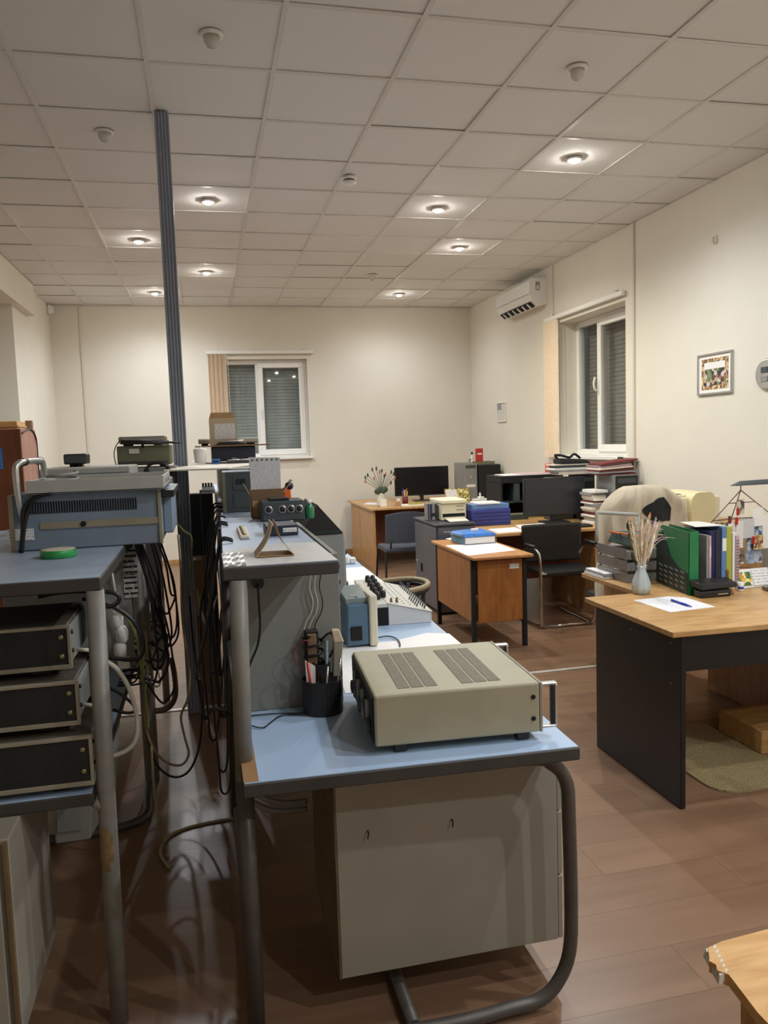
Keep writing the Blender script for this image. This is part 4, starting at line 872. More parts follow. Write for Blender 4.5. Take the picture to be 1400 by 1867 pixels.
cable('thin beige cable hanging down to the floor between the benches', pc([(276, 1360, 2.9), (280, 1430, 2.9), (288, 1490, 2.85)])+[PZ(300, 1545, .006), PZ(307, 1562, .006)], .0045, 'cable_beige')
cable('yellow green wire bent over the pole connector', [Vector((-.13, 3.18, 1.262))]+pc([(325, 957), (335, 968), (347, 976), (350, 990), (348, 1030), (347, 1055)], 3.4), .0035, 'cable_green')
cable('thin white cable hook hanging beside the rear post', pc([(277, 1185), (284, 1205), (291, 1235), (291, 1248), (284, 1252), (276, 1242), (272, 1232)], 3.2), .0035, 'cable_white')
cable('thick dark hose loop low behind the rear post', pc([(312, 1200), (318, 1230), (320, 1265), (312, 1285), (298, 1294), (280, 1296)], 3.4), .012, 'cable_brown')
rr = random.Random(3)
for k in range(11):
    d = 3.0+.045*k if k < 6 else 3.62+.12*(k-6); r_ = rr.uniform(.0035, .006); lo = rr.uniform(.55, .8); xm_ = rr.uniform(-.235, -.17)
    pts = [(-.32, d, 1.2255+r_), (-.268, d, 1.227+r_), (-.258, d, 1.17), (-.235+.03*rr.random(), d+.02, 1.0), (xm_, d+.02*rr.random(), .85), (xm_+.02*rr.random(), d+.03, lo+.05), (xm_-.02, d+.035, lo-.03), (xm_-.05, d+.03, lo-.02), (-.30, d+.02, .66+r_), (-.36, d+.02, .6635+r_)]
    cable('thin black cable hanging below the blue instrument', pts, r_, 'cable_black', GR, 5)
for k in range(8):
    d = (2.45, 2.52, 2.95, 3.02, 3.3)[k] if k < 5 else 3.6+.22*(k-5); r_ = rr.uniform(.003, .0055); lo = rr.uniform(.3, .7); xm_ = rr.uniform(-.06, .0)
    pts = [(.075, d, 1.2505+r_), (.04, d, 1.254+r_), (.024, d, 1.2), (.012-.02*rr.random(), d+.02, 1.05), (xm_, d, .85), (xm_+.01, d+.02*rr.random(), lo+.12), (xm_+.015, d+.02, lo), (xm_+.045, d+.02, lo+.03), (.045, d+.02, .70), (.055, d+.02, .735)]
    cable('thin black cable hanging behind the lab bench riser', pts, r_, 'cable_black', GR, 5)
for k in range(5):
    x0 = 366+rr.uniform(0, 14); pts = [(x0-14, 1075), (x0-6, 1105+rr.uniform(0, 20)), (x0+rr.uniform(4, 12), 1125+rr.uniform(0, 15)), (x0+16, 1100+rr.uniform(-15, 15)), (x0+24, 1085)]
    cable('thin white lead looping in the cable gap by the pole', pc(pts, 4.0), .0035, 'cable_white' if k % 2 else 'cable_beige', GR)
cable('black mains lead hanging from the round plug on the riser', pc([(470, 1066), (472, 1100), (474, 1140), (470, 1175), (458, 1205), (450, 1226)], 2.29), .0035, 'cable_black')
cable('thin black lead lying across the worn bench corner', [PZ(457, 1305, .755), PZ(500, 1301, .755), PZ(540, 1300, .755), PZ(575, 1296, .755)], .002, 'cable_black')
cable('thin black lead curling over the worn bench corner', [PZ(455, 1322, .755), PZ(478, 1327, .755), PZ(495, 1316, .755), PZ(515, 1304, .755), PZ(560, 1303, .755)], .002, 'cable_black')
cable('thin red lead looping over the tool holder', pc([(560, 1228), (545, 1215), (534, 1196), (540, 1180), (556, 1168), (568, 1172)], 2.27), .002, 'cable_red')
for k, (x, m) in enumerate(((566, 'cable_white'), (584, 'cable_black'), (575, 'cable_white'))):
    cable(['thin white lead hanging beside the shelf to the power adapter', 'dark lead hanging beside the shelf to the power adapter', 'second white lead hanging slack by the dark one'][k], pc([(x+2, 1042), (x-2, 1070), (x+4, 1095), (x+2, 1115), (x-8, 1135), (x-12, 1150)], 2.31), .0017, m)
cable('black lead leaving the cream oscilloscope front', [PZ(690, 1162, .757), PZ(705, 1160, .757), PZ(718, 1162, .757), PZ(728, 1170, .757), PZ(729, 1178, .757)], .0028, 'cable_black')
for k in range(2): cable(['grey hose looped under the lab bench top', 'second grey hose looped under the lab bench top'][k], pc([(460, 1446+k*16), (490, 1458+k*18), (520, 1464+k*14), (560, 1460+k*14)], 2.25), .010, 'leg_paint')
cable('black lead running down the reddish brown cabinet side', [PX(40, 790, -1.355), PX(55, 782, -1.355), PX(66, 800, -1.355), PX(70, 850, -1.355), PX(74, 900, -1.355)], .006, 'cable_black')
cable('black cable bundle tied to the handle of the blue instrument', pc([(75, 903), (52, 915), (42, 935), (42, 970), (38, 1008)], 2.72), .008, 'cable_black'); cable('black cable hanging over the vents of the blue instrument', pc([(95, 900), (66, 908), (52, 930), (44, 965), (40, 1010)], 2.715), .006, 'cable_black')
cable('thin probe wire dangling from the flat recorder', pc([(222, 800), (212, 812), (208, 828), (212, 850)], 4.15), .003, 'cable_brown')
# ================================================================== RIGHT-HAND DESKS
# black-sided desk
o = (2.5, 3.1, 0); t = thing('office_desk', 'office desk with light wood top and black side panels', 'desk', o)
B(o).hexa([(1.79, 2.735, .725), (3.25, 2.70, .725), (3.28, 3.48, .725), (1.79, 3.48, .725)], [(1.79, 2.735, .75), (3.25, 2.70, .75), (3.28, 3.48, .75), (1.79, 3.48, .75)], .003).build('desk_top', 'oak', t)
B(o).hexa([(1.832, 2.745, .001), (1.858, 2.745, .001), (1.858, 3.45, .001), (1.832, 3.45, .001)], [(1.832, 2.745, .7245), (1.858, 2.745, .7245), (1.858, 3.45, .7245), (1.832, 3.45, .7245)], .004).build('side_panel', 'black_panel', t)
B(o).box(3.17, 3.196, 2.745, 3.45, .001, .7245, .004).build('side_panel', 'black_panel', t)
B(o).box(1.859, 3.169, 2.755, 2.773, .575, .7245, .002).build('apron', 'black_panel', t)
for x, y in ((1150, 1147), (1223, 1172), (1223, 1246)):
    q = PX(x, y, 1.832); B(o).lathe((1.832, q.y, q.z), [(.004, 0), (.004, -.0012)], 8, 'X').build('cam_cover', 'panel_grey', t)
# wooden modesty / cabinet seen under that desk
o = (3.05, 3.85, 0); t = thing('wood_pedestal', 'light wood pedestal behind the black sided desk', 'cabinet', o)
B(o).box(2.92, 3.4, 3.52, 4.05, .03, .70, .003).build('body', 'panel_wood', t); B(o).box(2.91, 2.919, 3.54, 4.03, .05, .69, .002).build('door', 'panel_wood', t); B(o).box(2.94, 3.38, 3.54, 4.03, 0, .03).build('plinth', 'cab_edge', t)
# rug and foot block
o = (2.9, 3.2, 0); b = B(o); pts = []
x0, x1, y0, y1, r = 2.06, 3.15, 2.80, 3.50, .12
for cx_, cy_, a0 in ((x1-r, y1-r, 0), (x0+r, y1-r, 90), (x0+r, y0+r, 180), (x1-r, y0+r, 270)):
    for k in range(6): a = math.radians(a0+k*18); pts.append((cx_+r*math.cos(a), cy_+r*math.sin(a), .001))
tag(b.prism(pts, (0, 0, .009)).build('rug', 'rug'), 'speckled beige rug with rounded corners under the black sided desk', 'rug')
o = (2.75, 3.25, .0105); t = thing('foot_block', 'low light wooden foot rest lying on the beige rug', 'foot rest', o)
B(o).box(2.50, 2.95, 3.10, 3.42, .0105, .125, .004).build('block', 'pine', t); B(o).box(2.56, 2.95, 3.096, 3.1, .03, .10).build('front_opening', 'black_matte', t)
# desk with the organiser behind
o = (2.7, 3.8, 0); t = thing('side_desk', 'light wood side desk carrying the letter trays', 'desk', o)
B(o).box(2.10, 2.915, 3.485, 4.12, .722, .748, .003).build('desk_top', 'oak_y', t); B(o).box(2.22, 2.24, 3.50, 4.08, 0, .7215, .002).build('side_panel', 'oak_side', t); B(o).box(2.24, 2.90, 4.05, 4.068, .3, .7215, .002).build('back_panel', 'oak_side', t); B(o).box(2.885, 2.905, 3.50, 4.049, 0, .7215, .002).build('side_panel', 'oak_side', t)
# letter trays and magazines
DT = .7485
o = (2.33, 3.82, DT); t = thing('letter_tray_tower', 'smoky clear plastic letter tray tower filled with papers on the side desk', 'letter tray', o)
a, c = zz(1115, 1045, DT), zz(1170, 1062, DT)
x0, x1, y0, y1 = 2.17, 2.42, 3.74, 4.06
for k in range(3):
    z = DT+.001+k*.062; B(o).box(x0, x1, y0, y1, z, z+.004).box(x0, x1, y0, y0+.004, z+.004, z+.045).box(x0, x0+.004, y0+.004, y1, z+.004, z+.055).box(x1-.004, x1, y0+.004, y1, z+.004, z+.055).build('tray', 'tray_clear', t)
    B(o).box(x0+.012, x1-.012, y0+.012, y1-.01, z+.005, z+.024+.008*k, .001).build('tray_papers', ('print_z', 'paper_warm', 'folder_grey')[k], t)
    if k: 
        for x in (x0+.002, x1-.012): B(o).box(x, x+.01, y1-.03, y1-.02, z-.012, z).box(x, x+.01, y0+.01, y0+.02, z-.02, z).build('tray_post', 'tray_clear', t)
B(o).tube([(x0-.0, y1, DT+.19), (x0, y1, DT+.34), (x0+.03, y1, DT+.35), (x1, y1-.02, DT+.33)], .010, 8, 3).build('top_rail', 'tray_grey', t)
B(o).tube([(x1, y1-.02, DT+.33), (x1, y1-.02, DT+.15)], .008, 8, 0).build('rail_post', 'tray_grey', t)
t = thing('green_pouch', 'dark green pouch of papers lying on the letter tray tower', 'pouch', (2.29, 3.90, DT+.188)); B().hexa([(-.08, -.13, 0), (.10, -.13, 0), (.10, .12, 0), (-.08, .12, 0)], [(-.06, -.10, .05), (.09, -.11, .035), (.09, .1, .06), (-.06, .1, .06)], .006).build('pouch_body', 'thistle', t); B().box(-.05, .08, -.115, -.108, .01, .025, .002).build('pouch_zip', 'grey_instrument', t)
for k, (x, y, m, l) in enumerate(((-.06, -.05, 'orange', 'orange handled brush lying on the green pouch'), (-.075, .03, 'orange', 'orange pencil lying at the edge of the letter tray tower'), (.02, -.1, 'pen_blue', 'blue pen slanting over the letter tray tower'))):
    q = Vector((2.29+x, 3.90+y, DT+.245)); o_ = tag(B(q).cyl(q+Vector((-.04, 0, .012-.0*k)), q+Vector((.07, -.04, -.012-.04*(k == 2))), .0055, 8).build('pen', m), l, 'pen', 'pens on the letter trays')
t = thing('magazine_stack', 'low stack of magazines at the corner of the side desk', 'magazines', (2.135, 4.0, DT)); 
for k in range(4): B().box(-.03+.004*k, .033, -.12+.006*(k % 2), .10, .001+.008*k, .0075+.008*k, .001).build('magazine', ('paper_warm', 'print_y', 'folder_grey', 'print_y')[k], t)
# dried flower vase
c = PZ(1175, 1084, .7505); VX, VY = c.x, c.y+.03
t = thing('vase', 'frosted glass vase with a rippled body on the black sided desk', 'vase', (VX, VY, .7505))
pr = [(.030, 0), (.040, .004), (.046, .03), (.044, .055), (.034, .085), (.023, .115), (.021, .125), (.027, .142)]
b = B(); n = 32; rings = []
for r, z in pr+[(.024, .142), (.018, .125), (.019, .115), (.03, .085), (.04, .05), (.038, .012), (.003, .008)]:
    rings.append([b.v(((r*(1+.05*math.cos(8*2*PI*k/n)))*math.cos(2*PI*k/n), (r*(1+.05*math.cos(8*2*PI*k/n)))*math.sin(2*PI*k/n), z)) for k in range(n)])
for A_, B_ in zip(rings, rings[1:]):
    for k in range(n): b.face([A_[k], A_[(k+1) % n], B_[(k+1) % n], B_[k]], True)
b.face(rings[0][::-1]); b.face(rings[-1]); b.build('vase_body', 'vase_glass', t)
t = thing('dried_bouquet', 'bouquet of dried pampas plumes and grasses standing in the glass vase', 'dried flowers', (VX, VY, .762))
r3 = random.Random(11)
for k in range(8):
    a = -1.0+.29*k; tx = .085*math.sin(a)+.012; ty = r3.uniform(-.03, .03); h = .30+.06*math.cos(a)
    B().tube([(0, 0, 0), (tx*.25, ty*.3, .14), (tx*.6, ty*.7, h*.6), (tx*1.05, ty, h)], .0018, 6, 3).build('stem', 'plume', t)
    if k % 2: B().tube([(tx*.45, ty*.5, h*.5), (tx*.62, ty*.7, h*.66), (tx*.8, ty*.8, h*.85), (tx, ty, h)], .01, 8, 3, [.002, .008, .008, .002]).build('plume_core', 'plume', t)
    b = B(); p0 = Vector((tx*.4, ty*.45, h*.45)); p1 = Vector((tx*1.1, ty, h*1.03)); ax = (p1-p0).normalized()
    for q_ in range(170):
        f = r3.random(); base = p0.lerp(p1, f); ang = r3.uniform(0, 2*PI); side = ax.orthogonal().normalized(); side = Quaternion(ax, ang) @ side
        l_ = (.020+.026*math.sin(PI*min(1, f*1.05+.05)))*r3.uniform(.6, 1.1); tip = base+ax*l_*.9+side*l_*.42; wv = ax.cross(side)*.0018
        b.face([b.v(base-wv), b.v(base+wv), b.v(tip)]); b.face([b.v(base-side*.001), b.v(base+side*.001), b.v(tip)])
    b.build('plume', ('plume', 'plume_pink')[k % 2], t, 'stuff')
for k in range(26):
    a = r3.uniform(-.1, 1.0); l = r3.uniform(.26, .36); tx = l*math.sin(a)*.62; tz = .12+l*math.cos(a*.9)*.72; ty = r3.uniform(-.04, .05)
    B().tube([(0, 0, .10), (tx*.35, ty*.4, .12+(tz-.12)*.6), (tx*.75, ty*.8, tz*.97), (tx*1.15, ty, tz*.96)], .0012, 4, 3).build('grass_blade', 'plume_pink', t)
for k in range(4):
    tx, tz = -.035-.008*k, .18+.05*k; B().tube([(0, 0, .05), (tx*.6, .01, tz*.6), (tx, .012, tz)], .002, 5, 3).build('stem', 'thistle', t); B().ball((tx, .012, tz), .014, (1, 1, 1.8), 8, 6).build('seed_head', 'thistle', t)
for k in range(5):
    tx, tz = (-.05, -.03, .035, .06, .075)[k], (.345, .33, .345, .37, .33)[k]; B().tube([(0, 0, .1), (tx*.7, .02, tz*.7), (tx, .025, tz)], .0018, 5, 2).build('stem', 'cable_brown', t); B().tube([(tx, .025, tz-.02), (tx*1.05, .025, tz), (tx*1.1, .025, tz+.02)], .006, 6, 2, [.002, .007, .001]).build('dry_flower', ('orange', 'orange', 'kraft_dk', 'orange', 'purple')[k], t)
# paper and pen
pp = [zz(1155, 1094), zz(1222, 1116), zz(1304, 1106), zz(1250, 1089), zz(1218, 1087)]
sheet('paper_sheet', 'white printed sheet lying in front of the glass vase', 'print_y', [(x, y) for x, y in pp], .7503, .0008)
q0, q1 = PZ(1224, 1094, .757), PZ(1261, 1106, .757); t = thing('pen', 'blue ballpoint pen lying on the white printed sheet', 'pen', (q0+q1)/2-Vector((0, 0, .0056))); d = (q1-q0)/2
B().cyl(-d+Vector((0, 0, .0056)), d*.55+Vector((0, 0, .0056)), .0052, 10).build('cap', 'pen_blue', t); B().cyl(d*.55+Vector((0, 0, .0056)), d+Vector((0, 0, .0056)), .0046, 10, .002).build('barrel', 'pen_blue', t)
# green magazine file and folders
def upright(name, label, x0, x1, y0, y1, h, mat, lean=0, cat='folder', group='folders standing on the black sided desk', spine=None):
    o = ((x0+x1)/2, (y0+y1)/2, .7505); t = thing(name, label, cat, o, 0, group)
    B(o).hexa([(x0, y0, .751), (x1, y0, .751), (x1, y1, .751), (x0, y1, .751)], [(x0+lean, y0, .751+h), (x1+lean, y0, .751+h), (x1+lean, y1, .751+h), (x0+lean, y1, .751+h)], .0015).build('cover', mat, t)
    B(o).hexa([(x0+.003, y1, .754), (x1-.003, y1, .754), (x1-.003, y1+.004, .754), (x0+.003, y1+.004, .754)], [(x0+lean+.003, y1, .748+h), (x1+lean-.003, y1, .748+h), (x1+lean-.003, y1+.004, .748+h), (x0+lean+.003, y1+.004, .748+h)]).build('pages', 'paper', t)
    if spine: B(o).box(x0+lean*.8+.003, x1+lean*.8-.003, y0-.0012, y0-.0002, .751+h*.62, .751+h*.82).build('spine_label', spine, t)
    return t
o = (2.30, 3.55, .7505); t = thing('magazine_file', 'green magazine file with dark slotted corner on the black sided desk', 'magazine file', o)
G0, G1 = (2.268, 3.335), (2.325, 3.70)
gx = lambda f: G0[0]+(G1[0]-G0[0])*f
gy = lambda f: G0[1]+(G1[1]-G0[1])*f
dv = Vector((.05, 0, 0))
def gp(f, z): return (gx(f), gy(f), .751+z)
B(o).prism([gp(0, 0), gp(0, .31), gp(.86, .315), gp(1, .24), gp(1, 0)], (.004, 0, 0)).build('side_wall', 'green_file', t)
B(o).prism([tuple(Vector(gp(f, z))+Vector((.05, 0, 0))) for f, z in ((0, 0), (0, .31), (.86, .315), (1, .24), (1, 0))], (.004, 0, 0)).build('side_wall', 'green_file', t)
B(o).hexa([gp(0, 0), tuple(Vector(gp(0, 0))+dv), tuple(Vector(gp(0, 0))+dv+Vector((.001, .005, 0))), tuple(Vector(gp(0, 0))+Vector((.001, .005, 0)))], [gp(0, .31), tuple(Vector(gp(0, .31))+dv), tuple(Vector(gp(0, .31))+dv+Vector((.001, .005, 0))), tuple(Vector(gp(0, .31))+Vector((.001, .005, 0)))]).build('front_edge', 'green_file', t)
cz = [gp(.03, .002), gp(.03, .105), gp(.30, .125), gp(.55, .165), gp(.7, .24), gp(.80, .28), gp(1, .235), gp(1, .002)]
B(o).prism([tuple(Vector(p_)-Vector((.0035, 0, 0))) for p_ in cz], (.0028, 0, 0)).build('slotted_corner', 'green_dark', t)
for i in range(5):
    for j in range(4):
        f = .12+.17*i; z = .02+.026*j
        q = Vector(gp(f, z)); B(o).prism([tuple(q-Vector((.0048, 0, 0))), tuple(Vector(gp(f+.10, z+.006))-Vector((.0048, 0, 0))), tuple(Vector(gp(f+.10, z+.012))-Vector((.0048, 0, 0))), tuple(Vector(gp(f, z+.006))-Vector((.0048, 0, 0)))], (.0015, 0, 0)).build('slot', 'grey_instrument', t)
upright('folder', 'grey folder standing beside the green magazine file', 2.384, 2.396, 3.36, 3.60, .285, 'folder_grey')
upright('folder', 'thin pink folder standing beside the grey folder', 2.399, 2.411, 3.36, 3.60, .28, 'folder_pink', 0, 'folder', 'folders standing on the black sided desk', 'paper')
upright('folder', 'navy folder standing beside the pink folder', 2.415, 2.446, 3.38, 3.62, .30, 'folder_navy')
upright('folder', 'navy blue ring folder standing between navy and pale blue folders', 2.449, 2.478, 3.38, 3.62, .302, 'navy')
upright('folder', 'pale blue folder with white spine label standing on the desk', 2.481, 2.509, 3.38, 3.63, .318, 'folder_blue', .004, 'folder', 'folders standing on the black sided desk', 'paper')
upright('folder', 'lime green folder standing beside the pale blue folder', 2.518, 2.548, 3.39, 3.63, .315, 'folder_lime')
upright('notebook', 'white paper block standing beside the lime green folder', 2.553, 2.567, 3.39, 3.62, .285, 'paper', 0, 'notebook')
t = upright('notebook', 'spiral bound lilac notebook standing beside the lime folder', 2.571, 2.592, 3.39, 3.62, .27, 'folder_pink', 0, 'notebook')
for k in range(16): B((2.5815, 3.505, .7505)).tube([(2.573, 3.388, .77+.015*k), (2.5815, 3.382, .772+.015*k), (2.590, 3.388, .77+.015*k)], .0015, 5, 2).build('spiral_ring', 'dark_instrument', t)
sheet('plastic_folder', 'clear plastic sleeve lying over the tops of the folders', 'film', [(2.36, 3.42), (2.52, 3.40), (2.52, 3.62), (2.42, 3.64)], 1.0715, .002, 'folder')
# black letter holder in front
o = (2.36, 3.29, .7505); t = thing('stamp_box', 'black glossy desk box with open lid before the folders', 'desk box', o)
B(o).box(2.275, 2.44, 3.245, 3.31, .751, .785, .008, 2).build('box_body', 'black_plastic', t); B(o).hexa([(2.272, 3.24, .79), (2.475, 3.245, .792), (2.48, 3.335, .80), (2.272, 3.335, .80)], [(2.272, 3.25, .822), (2.475, 3.25, .812), (2.48, 3.335, .828), (2.272, 3.335, .828)], .004).build('lid', 'black_plastic', t); B(o).box(2.29, 2.42, 3.315, 3.33, .784, .801).build('hinge', 'black_matte', t)
B(o).box(2.365, 2.42, 3.2425, 3.2455, .763, .768).build('highlight_strip', 'silver', t)
t = thing('wood_figure', 'small carved wooden figure beside the black desk box', 'figurine', (2.475, 3.325, .7505)); B().lathe((0, 0, 0), [(.014, 0), (.016, .01), (.008, .03), (.011, .06), (.006, .09), (.010, .105), (.002, .118)], 12).build('figure_body', 'kraft_dk', t); B().box(-.012, .02, -.035, -.012, 0, .022, .004).build('figure_base', 'kraft', t)
# lamp, photo stand, calendar, laptop
o = (3.0, 3.42, .7505); t = thing('desk_lamp', 'slim dark grey desk lamp with flat bar head above the photo stand', 'desk lamp', o)
a, c = PY(1336, 888, 3.60), PY(1352, 878, 3.6)
B(o).hexa([(2.70, 3.58, 1.252), (3.12, 3.50, 1.262), (3.12, 3.56, 1.262), (2.70, 3.62, 1.252)], [(2.755, 3.585, 1.276), (3.12, 3.505, 1.288), (3.12, 3.555, 1.288), (2.755, 3.612, 1.276)], .003).build('lamp_head', 'dark_instrument', t)
B(o).tube([(3.10, 3.53, 1.262), (3.13, 3.46, 1.1), (3.12, 3.40, .90), (3.10, 3.38, .768)], .009, 8, 3).build('arm', 'dark_instrument', t); B(o).lathe((3.10, 3.38, .751), [(.07, 0), (.07, .012), (.02, .018)], 24).build('base', 'dark_instrument', t)
o = (2.755, 3.62, .749); t = thing('photo_stand', 'brown wire pyramid stand with clipped photos and notes', 'photo stand', o); ap = Vector((2.757, 3.60, 1.228))
cn = [Vector((2.612, 3.64, 1.062)), Vector((2.905, 3.52, 1.08)), Vector((2.79, 3.72, 1.06))]
for c_ in cn: B(o).tube([ap, c_, Vector((c_.x, c_.y, .752))], .0028, 6, 0).build('wire_leg', 'cable_brown', t)
for zf in (.42, .96): B(o).tube([ap.lerp(c_, zf) for c_ in cn], .002, 6, 0, closed=True).build('wire_ring', 'cable_brown', t)
B(o).tube([Vector((c_.x, c_.y, .80)) for c_ in cn], .002, 6, 0, closed=True).build('wire_ring', 'cable_brown', t)
B(o).tube([ap, ap+Vector((0, 0, .022))], .003, 6, 0).build('top_loop', 'cable_brown', t)
card = [(1343, 910, 1358, 938, 'photo_small'), (1300, 955, 1314, 1000, 'photo_small'), (1314, 952, 1328, 985, 'photo_group'), (1325, 953, 1337, 998, 'paper'), (1336, 950, 1356, 1000, 'print_z'), (1350, 945, 1376, 982, 'print_sheet'), (1372, 925, 1392, 960, 'paper'), (1360, 950, 1391, 1028, 'photo_house'), (1374, 975, 1392, 1002, 'photo_gold'), (1310, 1000, 1330, 1028, 'photo_gold'), (1333, 1002, 1358, 1030, 'photo_small'), (1390, 940, 1412, 1000, 'paper')]
for k, (x0, y0, x1, y1, m) in enumerate(card):
    Yc = 3.505+.006*(k % 4); a, c = PY(x0, y1, Yc), PY(x1, y0, Yc); B(o).hexa([(a.x, Yc, a.z), (c.x, Yc+.004, a.z), (c.x, Yc+.005, a.z), (a.x, Yc+.001, a.z)], [(a.x, Yc, c.z), (c.x, Yc+.004, c.z), (c.x, Yc+.005, c.z), (a.x, Yc+.001, c.z)]).build('clipped_card', m, t)
for k, (x, y) in enumerate(((1331, 948), (1344, 950), (1346, 933), (1375, 985))):
    q = PY(x, y, 3.49); B(o).box(q.x-.006, q.x+.006, 3.488, 3.50, q.z-.02, q.z+.02, .002).build('clip', ('dark_red', 'red', 'red', 'red')[k], t)
o = (2.72, 3.42, .7505); t = thing('desk_calendar', 'white tent calendar with yellow flower picture on the desk', 'calendar', o)
for y0, y1 in ((3.38, 3.415), (3.45, 3.416)): B(o).hexa([(2.585, y0, .752), (2.775, y0, .752), (2.775, y0+.002, .752), (2.585, y0+.002, .752)], [(2.585, y1, .842), (2.775, y1, .842), (2.775, y1+.0015, .842), (2.585, y1+.0015, .842)]).build('leaf', 'paper', t)
B(o).hexa([(2.592, 3.3802, .765), (2.665, 3.3802, .765), (2.665, 3.383, .765), (2.592, 3.383, .765)], [(2.592, 3.4068, .828), (2.665, 3.4068, .828), (2.665, 3.409, .828), (2.592, 3.409, .828)]).build('picture', 'photo_flowers', t)
B(o).hexa([(2.672, 3.3788, .760), (2.77, 3.3788, .760), (2.77, 3.382, .760), (2.672, 3.382, .760)], [(2.672, 3.4075, .832), (2.77, 3.4075, .832), (2.77, 3.41, .832), (2.672, 3.41, .832)]).build('month_grid', 'print_cal', t)
t = thing('egg_cup', 'small white cup with blue pattern before the calendar', 'cup', (2.555, 3.33, .7505)); B().lathe((0, 0, 0), [(.012, 0), (.014, .004), (.012, .02), (.018, .045), (.016, .045), (.004, .03)], 16).build('cup_body', 'white_plastic', t); B().lathe((0, 0, .012), [(.0135, 0), (.0145, .012)], 16).build('pattern_band', 'pen_blue', t)
o = (2.82, 3.18, .7505); t = thing('laptop', 'grey laptop computer at the end of the black sided desk', 'laptop', o)
B(o).hexa([(2.66, 3.04, .752), (2.98, 3.02, .752), (2.98, 3.30, .752), (2.665, 3.32, .752)], [(2.66, 3.04, .768), (2.98, 3.02, .768), (2.98, 3.30, .774), (2.665, 3.32, .774)], .004).build('base', 'laptop', t); B(o).hexa([(2.69, 3.12, .769), (2.96, 3.11, .769), (2.96, 3.28, .7725), (2.69, 3.29, .7725)], [(2.69, 3.12, .7715), (2.96, 3.11, .7715), (2.96, 3.28, .7755), (2.69, 3.29, .7755)]).build('keyboard', 'keys', t)
B(o).hexa([(2.80, 3.30, .772), (2.985, 3.29, .772), (2.985, 3.30, .772), (2.80, 3.31, .772)], [(2.85, 3.35, .93), (2.99, 3.34, .93), (2.99, 3.35, .93), (2.85, 3.36, .93)], .003).build('screen', 'screen_grey', t)
# printer on a stand
o = (3.2, 4.75, 0); t = thing('printer_stand', 'light wood stand under the beige printer', 'cabinet', o); B(o).box(3.03, 3.72, 4.62, 5.1, .03, .905, .003).build('body', 'oak_side', t); B(o).box(3.05, 3.70, 4.612, 4.62, .06, .88, .002).build('door', 'oak_side', t); B(o).box(3.05, 3.7, 4.64, 5.08, 0, .03).build('plinth', 'cab_edge', t)
o = (3.17, 4.85, .9055); t = thing('laser_printer', 'beige laser printer with rounded side near the wall', 'printer', o)
bo, to = [], []
B(o).box(3.035, 3.44, 4.70, 5.02, .907, 1.10, .012, 2).build('body', 'printer_lt', t)
B(o).prism([(3.19, 4.655, .907), (3.36, 4.655, .907), (3.368, 4.655, 1.0)]+[(3.318+.052*math.cos(math.radians(8*k)), 4.655, 1.082+.05*math.sin(math.radians(8*k))) for k in range(12)]+[(3.25+.062*math.cos(math.radians(90+8*k)), 4.655, 1.07+.062*math.sin(math.radians(90+8*k))) for k in range(12)]+[(3.184, 4.655, 1.0)], (0, .36, 0)).build('side_cover', 'printer_beige', t)
B(o).box(3.04, 3.19, 4.72, 4.95, 1.0995, 1.115, .004).build('top_cover', 'printer_lt', t); B(o).box(3.06, 3.18, 4.76, 4.88, 1.1148, 1.118).build('output_slot', 'dark_slot', t); B(o).box(3.04, 3.18, 4.695, 4.702, .93, .99, .002).build('paper_tray', 'printer_grey', t)
# chair with a jacket
o = (2.72, 4.55, 0); t = thing('office_chair', 'dark office chair with a beige jacket over its back', 'chair', (2.61, 4.42, 0))
B().box(-.14, .28, -.05, .38, .42, .50, .03, 2).build('seat', 'black_fabric', t); B().hexa([(-.20, -.06, .56), (.20, -.06, .56), (.20, 0, .56), (-.20, 0, .56)], [(-.15, -.11, 1.15), (.15, -.11, 1.15), (.15, -.06, 1.15), (-.15, -.06, 1.15)], .025, 2).build('backrest', 'black_fabric', t)
B().tube([(0, -.03, .62), (0, .0, .48), (0, .1, .43)], .02, 8, 3).build('back_bar', 'black_plastic', t); B().cyl((.08, .18, .09), (.08, .18, .43), .025).build('column', 'black_plastic', t)
for k in range(5):
    a = 2*PI*k/5; l_ = B().tube([(.08, .18, .10), (.08+.20*math.cos(a), .18+.20*math.sin(a), .065)], .018, 8, 0, [.024, .013]).build('base_arm', 'black_plastic', t); B().ball((.08+.20*math.cos(a), .18+.20*math.sin(a), .03), .029, (.7, .7, 1)).build('caster', 'black_plastic', l_)
t = thing('jacket', 'beige jacket draped over the back of the dark office chair', 'jacket', (2.61, 4.42, .55))
b = B(); nu, nv = 48, 32; gr = {}
def jk(u, v, back=False, off=0):
    zt_ = .675; e = max(0, v-.70)/.30; w_ = .245-.075*e**3+.008*math.sin(v*9)
    x = u*w_; z = v*(zt_-.045*abs(u)**4)-(.06 if u < -.55 else 0)*(1-v)
    fold = .012*math.sin(u*9+v*4)+.008*math.sin(u*21-v*9)+.007*math.sin(v*15+u*5)
    y = -.145+fold-.04*(1-abs(u)**2.2)*(1-.3*v)-off if not back else .03-fold*.6
    y -= .045*v
    if v > .88: y += ((v-.88)/.12)**2*.05*(1 if not back else -1)
    return (x, y, z)
for s_ in (0, 1):
    for i in range(nu+1):
        for j in range(nv+1): gr[s_, i, j] = b.v(jk(-1+2*i/nu, j/nv, bool(s_)))
for i in range(nu):
    for j in range(nv):
        b.face([gr[0, i, j], gr[0, i+1, j], gr[0, i+1, j+1], gr[0, i, j+1]], True); b.face([gr[1, i, j], gr[1, i, j+1], gr[1, i+1, j+1], gr[1, i+1, j]], True)
